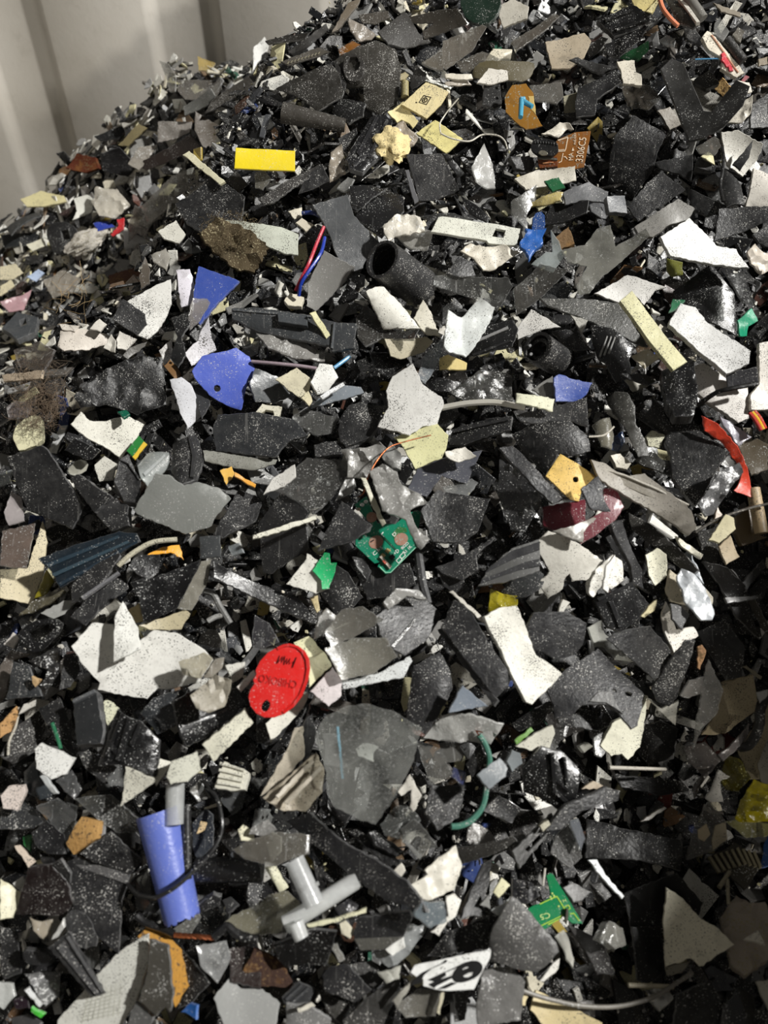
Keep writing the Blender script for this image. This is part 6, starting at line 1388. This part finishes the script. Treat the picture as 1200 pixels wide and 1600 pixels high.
S('150,302 220,245 300,310 312,402 220,402 165,362', '1a1a1c', 'g', 'black square chip left of the cork slab', L=7)
S('65,365 90,360 165,440 130,468', 'cfc0b0', 'P', 'pinkish beige stick left of the black square chip', 'plastic_stick', L=6, th=.003, group=SG)
S('108,322 150,310 142,392 110,360', '1d6c32', 'y', 'green clear scrap at the left edge', 'film_scrap', L=5, group=FG)
S('180,390 240,395 270,450 200,450', '1c1c1d', 'f', 'black crinkled scrap above the brown-black square plate', 'film_scrap', L=6, group=FG, crumple=.003)
S('113,962 280,948 272,1060 210,1112 150,1020', '6c6c6c', 'f', 'silvery crinkled film left of the white textured panel', 'film_scrap', L=7, group=FG, crumple=.004)
S('115,1045 140,1030 200,1110 185,1125', 'd5d6d6', 'P', 'thin white strip on the silvery crinkled film', 'plastic_strip', L=8, group=WG)
S('145,1125 207,1160 190,1177 140,1147', '42c034', 'm', 'small lime green chip near the lower left corner', 'plastic_chip', L=7)
S('848,1142 890,1100 927,1110 920,1182', '2060ae', 'm', 'small bright blue chip at the bottom edge', 'plastic_chip', L=7)
S('915,832 1060,808 1082,890 1020,1012 940,932', 'a7a8a8', 'C', 'milky crumpled film below the stripped cable', 'film_scrap', L=7, group=FG, crumple=.003)
S('1000,1082 1020,1050 1080,978 1130,1030 1230,1035 1312,1100 1290,1212 1050,1212', '979896', 'm', 'grey-white stone-like plate at the bottom edge', L=8, th=.006)
S('820,830 900,900 982,1010 880,1112 800,1142 880,1030', '1b1b1c', 'd', 'black curved disc behind the golden brown cork strip', L=5)
S('0,740 80,760 102,960 20,992 0,960', '272727', 'd', 'black strip at the left edge near the bottom', L=5)
S('108,852 160,860 220,870 252,900 180,932 110,912', '272728', 'g', 'black glossy roll left of the ridged bar', 'plastic_rod', L=8, th=.008, rnd=1, group=SG)
S('140,700 200,720 250,705 240,780 205,800 160,760', 'a19888', 'f', 'beige torn film below the brown-black square plate', 'film_scrap', L=8, group=FG, crumple=.003)
S('245,800 300,700 310,740 275,790', 'c9c9c5', 'f', 'clear curl left of the black rounded disc-like shard', 'film_scrap', L=9, group=FG, crumple=.002)
S('590,1212 640,1088 722,1170 700,1212', '777776', 'd', 'grey chip at the bottom between textured panel and taupe plate', L=9)
S('1068,852 1130,830 1220,850 1220,1030 1082,1002', '352825', 'd', 'dark brown slab right of the milky crumpled film', L=6)
S('920,640 1000,590 1040,600 1030,640 930,680', '262627', 'D', 'black short bar right of the end of the blue half pipe', 'plastic_block', L=6, th=.006)
S('1040,620 1080,600 1120,640 1070,680', '2c2c2d', 'D', 'black block beside the short bar', 'plastic_block', L=6, th=.006)
S('800,760 930,670 940,700 890,790', '7e7d78', 'C', 'clear wedge at the open end of the blue half pipe', L=6)
S('610,520 690,470 720,680 640,660', '4d4d4b', 'C', 'grey clear flake left of the blue half pipe', L=5)
S('0,1000 60,1010 70,1070 20,1130 0,1110', 'b9bbb8', 'f', 'shiny clear corner at the lower left edge', 'film_scrap', L=6, group=FG, crumple=.002)
S('60,1090 130,1060 135,1130 70,1130', '2c1e28', 'g', 'dark plum glossy chip near the lower left corner', 'plastic_chip', L=7)
S('50,1170 120,1150 190,1190 180,1212 50,1212', '555456', 'd', 'grey slab in the lower left corner', L=6)
S('1115,290 1140,265 1190,300 1190,345 1130,340', 'c9c5a8', 'P', 'cream broken chip right of the black looping cable', 'plastic_chip', L=7, group=WG)

# ---------------------------------------------------------------- the uncountable shreds between and under the pieces
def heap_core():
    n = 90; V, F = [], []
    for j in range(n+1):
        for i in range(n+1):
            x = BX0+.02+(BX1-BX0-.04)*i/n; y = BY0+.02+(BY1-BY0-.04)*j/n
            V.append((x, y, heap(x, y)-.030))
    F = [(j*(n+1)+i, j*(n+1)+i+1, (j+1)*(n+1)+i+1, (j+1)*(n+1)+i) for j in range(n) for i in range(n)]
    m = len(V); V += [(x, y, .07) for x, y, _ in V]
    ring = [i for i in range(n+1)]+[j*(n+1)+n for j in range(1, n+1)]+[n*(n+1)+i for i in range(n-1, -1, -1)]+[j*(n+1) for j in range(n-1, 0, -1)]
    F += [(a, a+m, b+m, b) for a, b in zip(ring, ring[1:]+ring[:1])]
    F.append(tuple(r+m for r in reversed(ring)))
    o = link_mesh('light_block_core', V, F, '141414', 'd')  # solid dark core added under the shreds to block light
    tag(o, 'solid dark core added inside the heap to block light', 'plastic shreds', kind='stuff')
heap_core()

class Bag:
    def __init__(s, name, label, mat): s.n, s.l, s.m = name, label, mat; s.V = []; s.F = []; s.C = []; s.k = 0
    def add(s, V, F, c):
        o = s.k; s.V.append(V); s.F += [tuple(i+o for i in f) for f in F]; s.k += len(V); s.C.append(np.tile(np.array((*c, 1), np.float32), (len(V), 1)))
    def done(s):
        if not s.k: return
        o = link_mesh(s.n, np.concatenate(s.V), s.F, None, s.m, smooth=False, colours=np.concatenate(s.C))
        tag(o, s.l, 'plastic shreds', kind='stuff')
BAGS = {
 'd': Bag('black_plastic_shreds', 'small dusty black and charcoal plastic shreds filling the heap', 'd'),
 'g': Bag('glossy_plastic_shreds', 'small glossy black plastic shreds filling the heap', 'g'),
 'm': Bag('grey_plastic_shreds', 'small grey plastic shreds filling the heap', 'm'),
 'p': Bag('white_plastic_shreds', 'small white and cream plastic shreds filling the heap', 'p'),
 'f': Bag('clear_film_shreds', 'small clear and silvery film shreds filling the heap', 'f'),
 'x': Bag('coloured_plastic_shreds', 'small brown, blue, green and yellow shreds filling the heap', 'm'),
 'z': Bag('plastic_crumbs', 'fine dust and crumbs of plastic scattered over the heap', 'p'),
}
def shard_geo(rng, s, kind):
    """Small solid shard: irregular polygon or strip, bent across its middle."""
    if kind == 1:
        w = s*rng.uniform(.16, .34)
        P = [(-s*.6, -w/2), (s*rng.uniform(-.1, .2), -w/2*rng.uniform(.8, 1.2)), (s*.6, -w/2*rng.uniform(.5, 1.1)), (s*rng.uniform(.5, .65), w/2), (s*rng.uniform(-.2, .1), w/2), (-s*rng.uniform(.5, .65), w/2)]
    else:
        k = rng.choice((4, 5, 5, 6, 7)); a0 = rng.uniform(0, 6.28); asp = rng.uniform(.45, 1.)
        P = []
        for i in range(k):
            a = a0+(i+rng.uniform(-.33, .33))*6.283/k; r = s*.5*rng.uniform(.65, 1.2)
            P.append((r*math.cos(a), r*asp*math.sin(a)))
    n = len(P); th = rng.uniform(.0012, .003)
    bend = rng.gauss(0, .22)*s*.5; ax = rng.uniform(0, 3.14); ca, sa = math.cos(ax), math.sin(ax)
    tw = rng.gauss(0, .12)
    P = np.array(P); d = (P[:, 0]*ca+P[:, 1]*sa)/(s*.5)
    e = (-P[:, 0]*sa+P[:, 1]*ca)/(s*.5)
    z = bend*d*d+tw*d*e*s*.5
    c = P.mean(0); b = .0004
    top_in = np.c_[c+(P-c)*.94, z]
    rim = np.c_[P, z-b]; bot = np.c_[P, z-th]
    V = np.concatenate([top_in, rim, bot, [[c[0], c[1], 0.0]], [[c[0], c[1], -th]]])
    F = []
    for i in range(n):
        j = (i+1) % n
        F += [(3*n, i, j), (i, n+i, n+j, j), (n+i, 2*n+i, 2*n+j, n+j), (3*n+1, 2*n+j, 2*n+i)]
    return V, F
DARKS = ['1c1c1d', '242425', '2b2b2c', '333334', '151516', '3c3c3d', '202226', '2a2724']
GREYS = ['5a5a5a', '6c6c6b', '4b4c4e', '7d7c79', '54504b', '8b8a86', '46484c']
WHITES = ['d8d6cd', 'c9c7bd', 'b8b5aa', 'e2e1da', 'cfc8b4', 'a9a69d', 'd6d0a8']
FILMS = ['8f8f8d', 'a9aaaa', '6f706f', 'c0c1c1', '7a7772', '5f605f']
XTRA = ['7a5a38', '6d5a45', '4a3428', '2c3c6c', '2d5a48', '97843f', '6c322a', '3a2a26', '5c4632', '3a2a26', '5a3a30', '4a3428', '6a5a48']
def scatter(n, seed, smin, smax, zone, lay, crumbs=False):
    rng = random.Random(seed)
    for _ in range(n):
        x = rng.uniform(*zone[0]); y = rng.uniform(*zone[1])
        h = heap(x, y); N = heap_normal(x, y)
        P = Vector((x, y, h))
        q = project(P)
        ins = 0 <= q[0] < 1200 and 0 <= q[1] < 1600
        cov = ins and COVER[int(q[1]/4), int(q[0]/4)]
        far = x < edge_x(y)-.05
        s = smin*(smax/smin)**rng.random()
        kind = 1 if rng.random() < .24 else 0
        r = rng.random()
        wf = .38 if far else .11  # far shreds are whiter, and whites raised further to brighten that dim area
        if crumbs: key, c = 'z', rng.choice(WHITES+GREYS+DARKS)
        elif r < wf: key, c = 'p', rng.choice(WHITES)
        elif r < wf+.10: key, c = 'm', rng.choice(GREYS)
        elif r < wf+.17: key, c = 'f', rng.choice(FILMS)
        elif r < wf+.20+(.03 if far else 0): key, c = 'x', rng.choice(XTRA)
        elif r < wf+.43: key, c = 'g', rng.choice(DARKS)
        else: key, c = 'd', rng.choice(DARKS)
        V, F = shard_geo(rng, s, kind)
        if crumbs: tl, lift = .6, rng.uniform(-.003, .006)
        elif cov: tl, lift = .12, rng.uniform(-.022, -.010)
        else: tl, lift = .42, rng.uniform(lay[0], lay[1])-s*.10
        u = Vector((rng.gauss(0, 1), rng.gauss(0, 1), rng.gauss(0, 1)))
        n_ = (N+Vector((rng.gauss(0, tl), rng.gauss(0, tl), rng.gauss(0, tl)*.5))).normalized()
        u = (u-n_*u.dot(n_)).normalized(); v = n_.cross(u)
        R = np.array([[u.x, v.x, n_.x], [u.y, v.y, n_.y], [u.z, v.z, n_.z]])
        O = P+N*lift
        V = V@R.T+np.array(O)
        V[:, 0] = np.clip(V[:, 0], BX0+.005, BX1-.005); V[:, 1] = np.minimum(V[:, 1], BY1-.004)
        BAGS[key].add(V, F, tuple(v*.55 for v in lin(c)) if key in 'dg' else lin(c))
VIS = ((-.52, .50), (.06, 1.12)); FARZ = ((-.84, -.1), (.62, 1.28))
scatter(4200, 1, .022, .052, ((BX0+.03, BX1-.03), (BY0+.04, BY1-.03)), (-.020, -.006))
scatter(6000, 2, .014, .044, VIS, (-.010, .004))
scatter(2200, 3, .014, .044, FARZ, (-.008, .010))
scatter(4500, 4, .005, .015, VIS, (-.004, .004))
scatter(6000, 5, .0012, .0042, VIS, (0, 0), crumbs=True)
for b in BAGS.values(): b.done()
